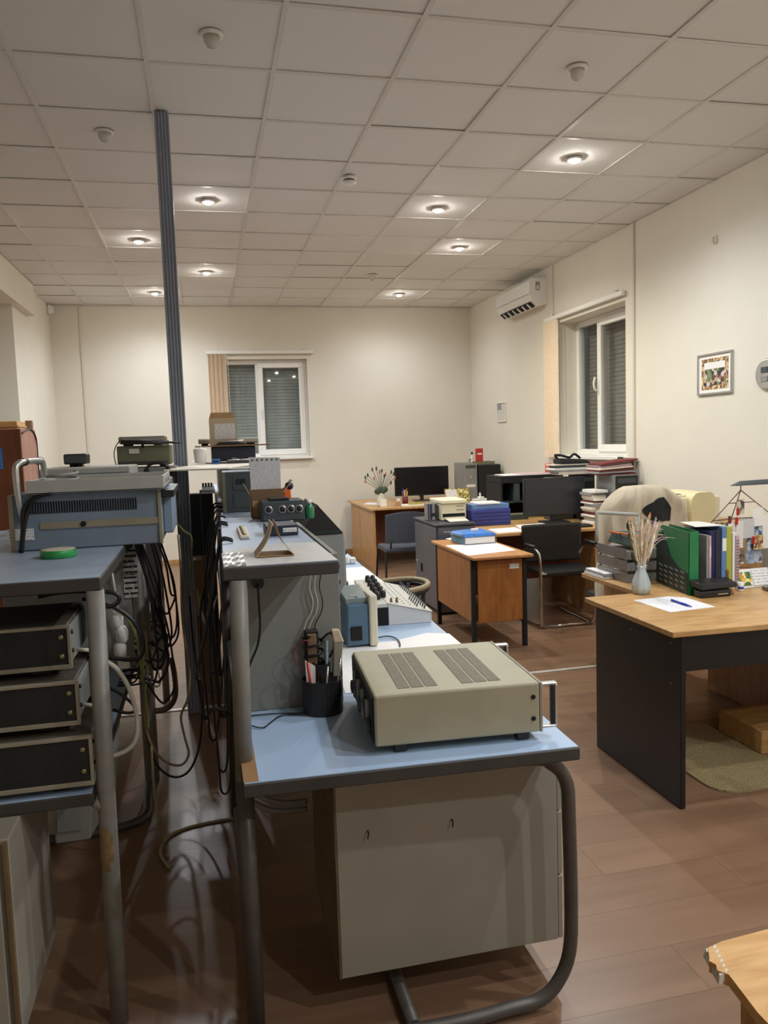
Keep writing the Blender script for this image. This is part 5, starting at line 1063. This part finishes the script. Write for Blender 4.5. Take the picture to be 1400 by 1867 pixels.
for j in range(nv):
    b.face([gr[0, 0, j], gr[0, 0, j+1], gr[1, 0, j+1], gr[1, 0, j]], True); b.face([gr[0, nu, j], gr[1, nu, j], gr[1, nu, j+1], gr[0, nu, j+1]], True)
for i in range(nu): b.face([gr[0, i, nv], gr[0, i+1, nv], gr[1, i+1, nv], gr[1, i, nv]], True); b.face([gr[0, i, 0], gr[1, i, 0], gr[1, i+1, 0], gr[0, i+1, 0]], True)
b.build('jacket_body', 'jacket', t)
b = B(); n1, n2 = 16, 8; g2 = {}
for i in range(n1+1):
    f = i/n1; u = -.24+.80*f; vt = .80+.10*math.sin(min(1, f/.72)*PI/2)-(.10*max(0, (f-.72)/.28)**2); vb = .785-.10*math.sin(min(1, f/.4)*PI/2)
    for j in range(n2+1): g2[i, j] = b.v(jk(u, vb+(vt-vb)*j/n2, False, .006))
for i in range(n1):
    for j in range(n2): b.face([g2[i, j], g2[i+1, j], g2[i+1, j+1], g2[i, j+1]], True)
b.build('dark_lining', 'black_fabric', t)
B().tube([(-.215, -.19, .36), (-.245, -.20, .24), (-.25, -.19, .12), (-.235, -.17, .0)], .05, 10, 4, [.03, .044, .042, .038]).build('sleeve', 'jacket', t); B().tube([(-.09, -.21, .42), (-.12, -.22, .28), (-.115, -.21, .06)], .005, 6, 3).build('seam_fold', 'jacket', t)
# desk with drawers end-on (cherry)
o = (2.05, 5.8, 0); t = thing('drawer_desk', 'small cherry wood desk with black metal legs and a drawing on it', 'desk', o)
B(o).box(1.825, 2.285, 5.215, 6.28, .678, .70, .004).build('desk_top', 'cherry_top', t)
for x, y in ((1.86, 5.33), (2.255, 5.33), (1.86, 6.2), (2.255, 6.2)): B(o).box(x-.016, x+.016, y-.016, y+.016, 0, .6775, .002).build('leg', 'black_matte', t)
B(o).box(1.885, 2.23, 5.30, 5.32, .205, .66, .002).build('end_panel', 'cherry', t); B(o).box(1.848, 1.866, 5.347, 6.183, .205, .6775, .002).build('back_panel', 'cherry', t); B(o).box(1.885, 2.24, 5.33, 6.18, .21, .225).build('shelf_bottom', 'cherry', t); B(o).box(2.225, 2.24, 5.35, 6.18, .226, .66, .002).build('drawer_front', 'cherry', t)
a, c = PY(929, 1037, 5.298), PY(946, 1027, 5.298); B(o).box(a.x, c.x, 5.2975, 5.3, a.z, c.z).build('paper_label', 'print_z', t); q = PY(909, 1030, 5.298); B(o).lathe((q.x, 5.3, q.z), [(.006, 0), (.004, -.006)], 8, 'Y').build('lock', 'silver', t)
sheet('drawing_sheet', 'large pencil drawing sheet lying on the cherry desk', 'print_draw', [zz(812, 994, .7012), zz(853, 1013, .7012), zz(940, 1003, .7012), zz(905, 990, .7012)], .7003, .0008)
sheet('paper_sheet', 'small white paper under the blue binders on the cherry desk', 'paper', [zz(812, 982, .7012), zz(850, 990, .7012), zz(870, 985, .7012), zz(835, 978, .7012)], .7003, .0006)
def binder(label, x, y, z, w_, d_, h, mat, sp, rz): 
    t = thing('binder', label, 'binder', (x, y, z), rz, 'binders stacked on the cherry desk'); B().box(-w_/2, w_/2, -d_/2, d_/2, 0, .004).box(-w_/2, w_/2, -d_/2, d_/2, h-.004, h).box(-w_/2, -w_/2+.004, -d_/2, d_/2, .004, h-.004).build('cover', mat, t); B().box(-w_/2+.006, w_/2-.008, -d_/2+.005, d_/2-.005, .006, h-.006).build('pages', 'paper', t); B().box(-w_/2-.0015, -w_/2+.0005, -d_/2+.03, d_/2-.05, .01, h-.01).build('spine_label', sp, t)
binder('grey ring binder, lowest of the pile on the cherry desk', 2.11, 6.02, .7012, .27, .30, .062, 'binder_grey', 'teal', .06)
t = thing('plastic_bag_folder', 'shiny blue plastic folder on top of the grey binder', 'folder', (2.10, 6.0, .764), .1); B().hexa([(-.14, -.14, 0), (.15, -.14, 0), (.15, .15, 0), (-.14, .15, 0)], [(-.12, -.13, .03), (.13, -.13, .022), (.13, .13, .035), (-.12, .13, .03)], .006).build('folder_body', 'blue_bag', t); B().hexa([(-.16, -.10, .008), (-.135, -.12, .008), (-.135, .1, .008), (-.16, .1, .008)], [(-.155, -.10, .022), (-.13, -.12, .026), (-.13, .1, .026), (-.155, .1, .022)]).build('flap', 'folder_blue', t); B().box(-.02, .04, -.03, .0, .03, .052, .003).build('tag', 'paper', t)
# dark grey metal cabinet
o = (2.1, 6.9, 0); t = thing('metal_cabinet', 'dark grey metal cabinet with lid behind the cherry desk', 'cabinet', o)
B(o).box(1.955, 2.30, 6.50, 7.22, .02, .785, .006).build('body', 'metal_cab', t); B(o).box(1.938, 1.954, 6.515, 7.205, .04, .775, .004).build('door', 'metal_cab', t); B(o).box(1.93, 2.30, 6.485, 7.235, .7855, .81, .006).build('lid', 'metal_cab_dk', t); B(o).box(1.97, 2.28, 6.52, 7.20, 0, .02).build('plinth', 'black_matte', t)
q = PX(762, 1022, 1.936); B(o).lathe((1.938, q.y, q.z), [(.012, 0), (.012, -.008), (.006, -.01)], 12, 'X').build('lock', 'silver', t); q = PX(769, 1032, 1.936); B(o).box(1.925, 1.938, q.y-.012, q.y+.012, q.z-.05, q.z+.03, .003).build('door_handle', 'black_plastic', t)
for k in range(6): B(o).box(2.01+.018*k, 2.02+.018*k, 6.4975, 6.5, .732, .742).build('badge_letter', 'silver', t)
o = (2.17, 6.9, .8105); t = thing('inkjet_printer', 'pale beige printer standing on the dark grey metal cabinet', 'printer', o)
B(o).box(2.06, 2.295, 6.72, 7.05, .812, .965, .008).build('body', 'printer_lt', t); B(o).box(2.05, 2.295, 6.70, 7.06, .9655, 1.0, .006).build('scanner_lid', 'printer_lt', t); B(o).hexa([(2.09, 6.58, .813), (2.27, 6.58, .813), (2.27, 6.72, .83), (2.09, 6.72, .83)], [(2.09, 6.58, .818), (2.27, 6.58, .818), (2.27, 6.72, .836), (2.09, 6.72, .836)]).build('output_tray', 'paper_warm', t)
for z in (.90, .935): B(o).box(2.20, 2.27, 6.717, 6.7205, z, z+.008).build('control_strip', 'folder_grey', t)
B(o).box(2.07, 2.28, 6.7165, 6.7205, .845, .875).build('paper_slot', 'dark_slot', t)
t = thing('cassette_rack', 'small clear plastic cassette rack beside the beige printer', 'rack', (2.0, 6.85, .8105)); B().box(-.05, .045, -.05, .05, 0, .16, .005).build('rack_body', 'tray_clear', t)
for k in range(4): B().box(-.045+.023*k, -.03+.023*k, -.053, -.049, .01, .15).build('cassette', ('dark_instrument', 'folder_navy', 'panel_grey', 'navy')[k], t)
B().box(-.02, .03, -.056, -.05, .04, .07, .002).build('clasp', 'black_plastic', t)
# desk with the grey monitor
o = (3.0, 6.5, 0); t = thing('computer_desk', 'light wood desk with the grey computer monitor', 'desk', o)
B(o).box(2.305, 3.75, 6.05, 6.98, .725, .75, .003).build('desk_top', 'oak', t); B(o).box(2.32, 2.34, 6.08, 6.95, 0, .7245, .002).build('side_panel', 'oak_side', t); B(o).box(3.23, 3.25, 6.08, 6.95, 0, .7245, .002).build('inner_panel', 'oak_side', t); B(o).box(3.70, 3.72, 6.08, 6.95, 0, .7245, .002).build('side_panel', 'oak_side', t); B(o).box(2.341, 3.229, 6.60, 6.616, .25, .7245, .002).build('modesty_panel', 'cab_wood', t)
o = (3.3, 7.7, 0); t = thing('wall_desk', 'light wood desk under the black open shelf', 'desk', o)
B(o).box(2.6, 3.75, 6.985, 8.3, .725, .75, .003).build('desk_top', 'oak', t); B(o).box(2.62, 2.64, 7.0, 8.28, 0, .7245, .002).build('side_panel', 'oak_side', t); B(o).box(3.70, 3.72, 7.0, 8.28, 0, .7245, .002).build('side_panel', 'oak_side', t)
def monitor(label, c, w_, h, z0, rz, front, base=True, tilt=0):
    t = thing('computer_monitor', label, 'monitor', c, rz)
    B().box(-w_/2, w_/2, -.012, .022, z0, z0+h, .004).build('housing', 'bezel', t); B().box(-w_/2+.008, w_/2-.008, -.0145, -.011, z0+.014, z0+h-.008).build('panel', front, t)
    B().box(-.03, .03, .022, .045, z0-.02, z0+.16, .004).box(-.022, .022, .0, .04, .012, z0+.05, .003).build('neck', 'black_plastic', t); B().box(-.12, .12, -.09, .10, 0, .013, .004).build('stand_base', 'black_plastic', t)
    return t
monitor('dark grey computer monitor on the light wood desk behind the leather chair', (3.11, 6.62, .7505), .60, .345, .065, 0, 'screen_grey')
t = thing('keyboard', 'black keyboard lying before the dark grey monitor', 'keyboard', (3.02, 6.2, .7505)); B().box(-.25, .22, -.07, .07, 0, .018, .004).build('keyboard_base', 'black_plastic', t); B().box(-.24, .21, -.06, .06, .018, .022).build('keys', 'keys', t)
sheet('paper_sheet', 'white papers spread beside the dark grey monitor', 'paper', [(2.62, 6.2), (2.95, 6.32), (2.98, 6.6), (2.70, 6.55)], .7503, .004); sheet('paper_sheet', 'white paper lying near the blue file box', 'paper', [(2.36, 6.1), (2.60, 6.12), (2.64, 6.42), (2.38, 6.40)], .7503, .002)
o = (2.52, 6.72, .7505); t = thing('file_box', 'blue plastic file box with folders on the light wood desk', 'file box', o); B(o).box(2.33, 2.70, 6.66, 6.92, .751, .90, .006).build('box_body', 'blue_file', t); B(o).box(2.34, 2.69, 6.67, 6.91, .90, .945, .004).build('folder_stack', 'folder_blue', t); B(o).box(2.38, 2.60, 6.66, 6.86, .9455, .962, .003).build('paper_pile', 'paper', t)
for k in range(4): B(o).box(2.34, 2.69, 6.656, 6.66, .77+.032*k, .776+.032*k).build('edge_line', 'folder_navy', t)
# black open shelf unit (hutch)
o = (3.15, 7.5, .7505); t = thing('desk_shelf', 'black open shelf unit standing on the desk by the wall', 'shelf', o)
x0, x1, y0, y1 = 2.80, 3.30, 7.15, 7.55
B(o).box(x0, x1+.16, y0, y1, 1.095, 1.165, .004).build('top_box', 'black_matte', t); B(o).box(x0, x0+.02, y0, y1, .751, 1.0945, .003).build('side', 'black_matte', t); B(o).box(x1+.14, x1+.16, y0, y1, .751, 1.0945, .003).build('side', 'black_matte', t); B(o).box(x0+.02, x1+.14, y1-.012, y1, .751, 1.0945).build('back', 'black_matte', t); B(o).box(x0+.02, x1+.14, y0+.02, y1-.013, .90, .914).build('shelf_board', 'dark_instrument', t); B(o).box(x0+.14, x0+.20, y0+.01, y1-.013, .914, 1.0945).build('divider', 'dark_instrument', t)
sheet('paper_sheet', 'papers lying on top of the black open shelf', 'paper', [(2.85, 7.2), (3.35, 7.2), (3.38, 7.5), (2.87, 7.5)], 1.1655, .006); sheet('pink_folder', 'pink folder lying on the papers on the black shelf', 'folder_pink', [(3.05, 7.25), (3.38, 7.25), (3.38, 7.45), (3.05, 7.45)], 1.172, .008, 'folder')
t = thing('red_mug', 'red mug on the black open shelf', 'mug', (3.40, 7.35, 1.1805-.015)); B().lathe((0, 0, 0), [(.034, 0), (.038, .01), (.040, .10), (.036, .10), (.033, .012), (.004, .01)], 18).build('mug_body', 'red_cup', t); B().tube([(.038, -.0, .08), (.062, 0, .075), (.062, 0, .03), (.038, 0, .025)], .006, 8, 3).build('handle', 'red_cup', t)
t = thing('flatbed_scanner', 'grey flat scanner on the desk beside the black shelf', 'scanner', (2.90, 7.03, .7505)); B().box(-.12, .12, -.03, .10, 0, .045, .004).build('scanner_body', 'dark_instrument', t); B().box(-.11, .11, -.028, .09, .0455, .055, .003).build('scanner_lid', 'olive', t)
# computer towers and paper piles against the right wall
def pct(label, x0, x1, y0, y1, z0, h, side, front, extra=True, name='computer_tower'):
    o = ((x0+x1)/2, (y0+y1)/2, z0); t = thing(name, label, 'computer', o); B(o).box(x0, x1, y0, y1, z0, z0+h, .005).build('case', side, t); B(o).box(x0+.002, x1-.002, y0-.012, y0, z0+.004, z0+h-.004, .004).build('front_bezel', front, t)
    if extra:
        B(o).box(x0+.02, x1-.02, y0-.0145, y0-.0115, z0+h-.07, z0+h-.03, .001).build('drive_bay', 'dark_instrument', t); B(o).lathe(((x0+x1)/2, y0-.012, z0+h*.62), [(.014, 0), (.014, -.004)], 12, 'Y').build('power_button', 'silver', t); B(o).box(x0+.03, x1-.03, y0-.0145, y0-.0115, z0+h*.35, z0+h*.42, .001).build('sticker', 'paper', t)
    return t
pct('black computer tower behind the grey monitor', 3.42, 3.60, 6.78, 6.965, .7505, .425, 'black_plastic', 'black_plastic')
pct('grey boxy computer case behind the black tower', 3.16, 3.40, 6.82, 6.965, .7505, .40, 'dark_instrument', 'dark_instrument', False)
pct('silver sided computer tower with black front near the window corner', 3.50, 3.72, 6.22, 6.56, .7505, .43, 'grey_instrument', 'black_plastic')
def pile(name, label, x, y, z, w_, d_, n, mats, th=.012, seed=1, cat='papers', tilt=0):
    r_ = random.Random(seed); t = thing(name, label, cat, (x, y, z)); zc = 0
    for k in range(n):
        h = th*r_.uniform(.6, 1.3); dx, dy = r_.uniform(-.02, .02), r_.uniform(-.02, .02); tl_ = tilt*k/n
        ww, dd = w_*r_.uniform(.85, 1), d_*r_.uniform(.85, 1)
        B().hexa([(dx-ww/2, dy-dd/2, zc), (dx+ww/2, dy-dd/2, zc+tl_*ww), (dx+ww/2, dy+dd/2, zc+tl_*ww), (dx-ww/2, dy+dd/2, zc)], [(dx-ww/2, dy-dd/2, zc+h), (dx+ww/2, dy-dd/2, zc+h+tl_*ww), (dx+ww/2, dy+dd/2, zc+h+tl_*ww), (dx-ww/2, dy+dd/2, zc+h)], .001).build('folder_layer', mats[k % len(mats)], t); zc += h+.0006
    return zc
h1 = pile('document_pile', 'pile of grey folders and papers on the boxy computer case', 3.38, 6.86, 1.176, .40, .20, 5, ['paper_warm', 'folder_grey', 'paper', 'dark_instrument'], .018, 2)
t = thing('black_bag', 'crumpled black bag lying on the grey folder pile', 'bag', (3.40, 6.85, 1.176+h1)); B().hexa([(-.15, -.09, 0), (.17, -.09, 0), (.17, .09, 0), (-.15, .09, 0)], [(-.16, -.07, .06), (.12, -.07, .035), (.12, .07, .04), (-.16, .07, .05)], .014, 2).build('bag_body', 'black_fabric', t); B().tube([(-.14, 0, .05), (-.17, 0, .085), (-.10, 0, .08), (-.02, 0, .06), (.03, .0, .09), (.09, 0, .05)], .012, 8, 3).build('strap', 'black_fabric', t)
h2 = pile('document_pile', 'leaning pile of maroon folders on the silver computer tower', 3.56, 6.40, 1.181, .36, .26, 7, ['dark_red', 'folder_grey', 'dark_red', 'paper_warm', 'folder_pink', 'folder_grey'], .013, 5, 'papers', .12)
pile('document_pile', 'stack of white papers between the computer towers', 3.40, 6.42, .7505, .14, .24, 14, ['paper', 'paper_warm', 'folder_grey', 'paper', 'dark_red'], .024, 9)
cable('black cable bending behind the dark monitor', [(3.58, 6.72, .92), (3.62, 6.68, .86), (3.60, 6.64, .80), (3.5, 6.66, .757), (3.4, 6.68, .757)], .007, 'cable_black')
# leather cantilever chair
o = (2.78, 6.0, 0); t = thing('cantilever_chair', 'black leather cantilever chair with chrome tube frame', 'chair', o)
B(o).box(2.56, 3.04, 5.68, 6.02, .425, .475, .018, 2).build('seat', 'black_leather', t); B(o).hexa([(2.55, 5.99, .50), (3.05, 5.99, .50), (3.05, 6.03, .50), (2.55, 6.03, .50)], [(2.53, 6.0, .815), (3.07, 6.0, .815), (3.07, 6.04, .815), (2.53, 6.04, .815)], .016, 2).build('backrest', 'black_leather', t)
for s_, x in ((-1, 2.535), (1, 3.065)):
    B(o).tube([(x-s_*.03, 6.0, .55), (x, 5.98, .62), (x, 5.90, .65), (x, 5.78, .65), (x, 5.70, .63), (x, 5.67, .58), (x-s_*.005, 5.67, .48), (x-s_*.02, 5.70, .2), (x-s_*.04, 5.74, .03), (x-s_*.04, 5.80, .014), (x-s_*.03, 6.0, .012), (x-s_*.03, 6.33, .012)], .0115, 10, 4).build('frame_tube', 'chrome', t); B(o).tube([(x, 5.95, .664), (x, 5.75, .664)], .014, 10, 0).build('armrest', 'black_plastic', t); B(o).tube([(x-s_*.005, 5.68, .46), (x-s_*.06, 5.68, .455)], .010, 8, 0).build('seat_bracket', 'chrome', t)
B(o).tube([(2.585, 5.745, .016), (3.015, 5.745, .016)], .0115, 10, 0).build('front_rail', 'chrome', t)
# far grey visitor chair
def visitor(label, loc, rz, mat):
    t = thing('visitor_chair', label, 'chair', loc, rz)
    B().box(-.22, .22, -.22, .20, .41, .465, .02, 2).build('seat', mat, t)
    b = B(); n = 8
    for k in range(n):
        f = lambda u: (-.22+.44*u, -.215-.045*math.sin(PI*u))
        (xa, ya), (xb, yb) = f(k/n), f((k+1)/n); ha, hb = .80+.03*math.sin(PI*k/n), .80+.03*math.sin(PI*(k+1)/n)
        b.hexa([(xa, ya, .51), (xb, yb, .51), (xb, yb+.03, .51), (xa, ya+.03, .51)], [(xa, ya-.03, ha), (xb, yb-.03, hb), (xb, yb, hb), (xa, ya, ha)])
    b.build('backrest', mat, t)
    for s_ in (-1, 1): B().tube([(s_*.24, -.26, .0), (s_*.225, -.21, .38), (s_*.22, -.17, .425), (s_*.22, .12, .425), (s_*.225, .17, .38), (s_*.24, .22, .0)], .011, 8, 4).build('leg_frame', 'black_plastic', t); B().tube([(s_*.17, -.2, .42), (s_*.17, -.235, .56)], .010, 8, 0).build('back_support', 'black_plastic', t)
    B().tube([(-.22, -.17, .412), (.22, -.17, .412)], .010, 8, 0).build('cross_rail', 'black_plastic', t)
    return t
visitor('grey fabric visitor chair with black tube legs before the far desk', (1.97, 7.86, 0), .0, 'seat_grey')
t = thing('round_back_chair', 'low chair with tan curved back rail behind the lab benches', 'chair', (1.085, 4.62, 0), PI/2-.1)
B().lathe((0, 0, .40), [(.17, 0), (.19, .01), (.19, .035), (.17, .045)], 24).build('seat', 'black_leather', t)
rl = [(-.21, .10, .645), (-.215, -.02, .655), (-.17, -.15, .665), (-.06, -.215, .668), (.06, -.215, .668), (.17, -.15, .665), (.215, -.02, .655), (.21, .10, .645)]
B().tube(rl, .017, 10, 4).build('back_rail', 'arm_tan', t); B().tube([(x*.97, y*.97, z-.025) for x, y, z in rl], .016, 8, 4).build('rail_underside', 'black_plastic', t)
for x, y in ((-.16, -.13), (.16, -.13), (0, -.20)): B().tube([(x, y, .645), (x*.9, y*.9, .42)], .014, 8, 0).build('back_post', 'black_plastic', t)
for x, y in ((-.15, -.14), (.15, -.14), (-.15, .14), (.15, .14)): B().tube([(x*.9, y*.9, .41), (x*1.15, y*1.15, 0)], .013, 8, 0).build('leg', 'black_plastic', t)
# far desk by the back wall
o = (2.5, 9.8, 0); t = thing('corner_desk', 'light wood desk with the vase of flowers by the back wall', 'desk', o)
B(o).box(1.89, 3.74, 9.02, 10.56, .725, .75, .003).build('desk_top', 'oak_y', t); B(o).box(1.93, 1.955, 9.06, 9.90, 0, .7245, .002).build('side_panel', 'oak_side', t); B(o).box(1.93, 1.955, 9.92, 10.5, 0, .7245, .002).build('side_panel', 'oak_side', t); B(o).box(1.956, 2.9, 9.50, 9.516, .2, .7245, .002).build('modesty_panel', 'cab_wood', t); B(o).box(2.9, 2.925, 9.06, 10.5, 0, .7245, .002).build('inner_panel', 'oak_side', t); B(o).box(3.69, 3.715, 9.06, 10.5, 0, .7245, .002).build('side_panel', 'oak_side', t)
DZ = .7505
monitor('large black computer monitor on the desk by the back wall', (2.76, 9.85, DZ), .72, .375, .07, -.06, 'screen_black')
t = thing('vase', 'cream vase on the desk by the back wall', 'vase', (2.09, 9.3, DZ)); B().lathe((0, 0, 0), [(.05, 0), (.058, .02), (.05, .11), (.032, .17), (.036, .20), (.03, .20), (.01, .15)], 18).build('vase_body', 'vase_cream', t); B().box(-.03, .05, -.062, -.056, .0, .09, .002).build('leaning_card', 'paper', t)
t = thing('flower_bunch', 'bunch of dried lilies and leaves in the cream vase', 'flowers', (2.09, 9.3, DZ+.155))
r4 = random.Random(5)
for k in range(14):
    a = -1.1+2.2*k/13; l = r4.uniform(.2, .33); x, z = l*math.sin(a)*.75, .05+l*math.cos(a)*.85; y = r4.uniform(-.05, .05)
    B().tube([(0, 0, 0), (x*.4, y*.4, z*.5), (x, y, z)], .003, 5, 2).build('stem', 'leaf', t); B().ball((x, y, z), .02, (.55, .5, 1.3), 8, 5).build('bloom' if k % 3 else 'leaf', ('petal', 'leaf', 'thistle')[k % 3], t)
for k in range(4): B().ball((-.05+.03*k, -.02, .03+.02*(k % 2)), .042, (1, .5, .9), 8, 5).build('leaf', 'leaf', t)
sheet('paper_sheet', 'open white papers at the end of the far desk', 'print_y', [(1.95, 9.7), (2.10, 9.5), (2.2, 9.7), (2.05, 9.95)], .7503, .006); sheet('paper_sheet', 'white papers heaped before the black monitor', 'paper', [(2.30, 9.12), (2.62, 9.14), (2.60, 9.35), (2.32, 9.34)], .7503, .012)
sheet('green_folder', 'pale green folder on the papers before the black monitor', 'folder_lime', [(2.40, 9.16), (2.58, 9.17), (2.57, 9.3), (2.42, 9.3)], .7627, .006, 'folder')
t = thing('note_box', 'small orange wood note box on the far desk', 'box', (2.27, 9.2, DZ)); B().hexa([(-.04, -.03, 0), (.04, -.03, 0), (.04, .03, 0), (-.04, .03, 0)], [(-.02, -.02, .06), (.02, -.02, .06), (.02, .02, .06), (-.02, .02, .06)], .002).build('box_body', 'kraft', t); B().box(-.01, .03, -.005, .02, .055, .09, .002).build('note_stack', 'paper', t)
t = thing('pencil_cup', 'dark red pencil cup with pencils on the far desk', 'pencil cup', (2.44, 9.5, DZ)); B().lathe((0, 0, 0), [(.036, 0), (.038, .09), (.034, .09), (.032, .01), (.003, .008)], 16).build('cup', 'dark_red', t)
for k in range(6): a = k*1.05; B().cyl((.01*math.cos(a), .01*math.sin(a), .012), (.035*math.cos(a), .035*math.sin(a), .155+.02*(k % 3)), .004, 6).build('pencil', ('yellow', 'folder_lime', 'pen_blue', 'red', 'paper', 'orange')[k], t)
t = thing('picture_calendar', 'colourful picture calendar leaning on the far desk', 'calendar', (3.12, 9.45, DZ)); B().hexa([(-.16, 0, 0), (.16, 0, 0), (.16, .02, 0), (-.16, .02, 0)], [(-.16, .05, .16), (.16, .05, .16), (.16, .07, .16), (-.16, .07, .16)]).build('calendar_board', 'photo_flowers', t); B().hexa([(-.15, -.003, .01), (.0, -.003, .01), (.0, -.001, .01), (-.15, -.001, .01)], [(-.15, .046, .15), (.0, .046, .15), (.0, .049, .15), (-.15, .049, .15)]).build('month_grid', 'print_cal', t)
t = thing('desk_bowl', 'grey bowl in front of the picture calendar', 'bowl', (3.05, 9.28, DZ)); B().lathe((0, 0, 0), [(.04, 0), (.06, .02), (.075, .06), (.07, .06), (.05, .025), (.003, .012)], 20).build('bowl_body', 'grey_instrument', t); B().lathe((0, 0, .0), [(.042, 0), (.043, .004)], 20).build('foot_ring', 'dark_instrument', t)
t = thing('telephone', 'white telephone with handset on the far desk corner', 'telephone', (3.30, 9.10, DZ)); B().box(-.10, .10, -.06, .06, 0, .05, .006).build('base', 'white_plastic', t); B().box(-.03, .03, -.05, .05, .05, .075, .006).build('handset', 'white_plastic', t); B().box(-.01, .01, .02, .04, .075, .12, .003).build('antenna', 'white_plastic', t)
pct('grey computer tower on the far desk below the red carton', 3.24, 3.42, 9.55, 9.95, DZ, .48, 'grey_instrument', 'grey_instrument')
pct('black speaker cabinet beside the grey tower on the far desk', 3.43, 3.72, 9.50, 9.85, DZ, .45, 'black_plastic', 'black_matte', False, 'speaker_cabinet')
t = thing('shallow_tray', 'shallow cream tray on the black speaker cabinet', 'tray', (3.50, 9.62, DZ+.4505)); B().box(-.15, .16, -.08, .08, 0, .008).box(-.15, .16, -.08, -.074, .008, .04).box(-.15, .16, .074, .08, .008, .04).build('tray_body', 'olive', t); B().box(.154, .16, -.074, .074, .008, .04).build('tray_end', 'paper_warm', t)
t = thing('red_carton', 'tall red carton standing in the cream tray', 'box', (3.47, 9.60, DZ+.459)); B().box(-.045, .045, -.025, .025, 0, .20, .002).build('carton_body', 'red', t); B().box(-.03, .03, -.0265, -.025, .12, .14).build('carton_print', 'paper', t)
t = thing('paper_figurine', 'small black and white figurine beside the red carton', 'figurine', (3.38, 9.62, DZ+.481)); B().lathe((0, 0, -.0215), [(.012, 0), (.018, .02), (.012, .06), (.016, .09), (.004, .12)], 12).build('figure_body', 'white_plastic', t); B().ball((0, 0, .12), .016).build('figure_head', 'black_plastic', t); B().ball((-.03, 0, .035), .012).build('figure_arm', 'black_plastic', t)
# stool in the near corner, top of chipped board
o = (1.3, 1.1, 0); t = thing('wooden_stool', 'light wooden stool with a chipped seat corner', 'stool', o)
c0, c1, c2 = PZ(1306, 1722, .45), PZ(1296, 1752, .45), PZ(1400, 1868, .45)
poly = [(1.035, 1.40), (.995, 1.39), (.985, 1.375), (.978, 1.362), (.970, 1.352), (.976, 1.338), (.968, 1.322), (.982, 1.305), (.966, 1.2), (.962, 1.0), (1.52, 1.0), (1.53, 1.43), (1.3, 1.42)]
B(o).prism([(x, y, .425) for x, y in poly[::-1]], (0, 0, .025)).build('seat', 'stool_wood', t)
for k in range(6): B(o).hexa([(.962+.004*k, 1.31+.014*k, .428), (.985+.005*k, 1.31+.014*k, .428), (.99+.005*k, 1.325+.014*k, .428), (.966+.004*k, 1.325+.014*k, .428)], [(.966+.004*k, 1.312+.014*k, .446), (.985+.005*k, 1.312+.014*k, .4515), (.99+.005*k, 1.322+.014*k, .4515), (.97+.004*k, 1.322+.014*k, .446)]).build('chip_splinter', 'paper_warm', t)
for x, y in ((1.06, 1.33), (1.46, 1.33), (1.06, 1.06), (1.46, 1.06)): B(o).box(x-.018, x+.018, y-.018, y+.018, 0, .4245, .002).build('leg', 'oak_side', t)
B(o).box(1.078, 1.442, 1.322, 1.338, .34, .42).build('apron', 'oak_side', t); B(o).box(1.052, 1.068, 1.078, 1.312, .34, .42).build('apron', 'cab_edge', t)
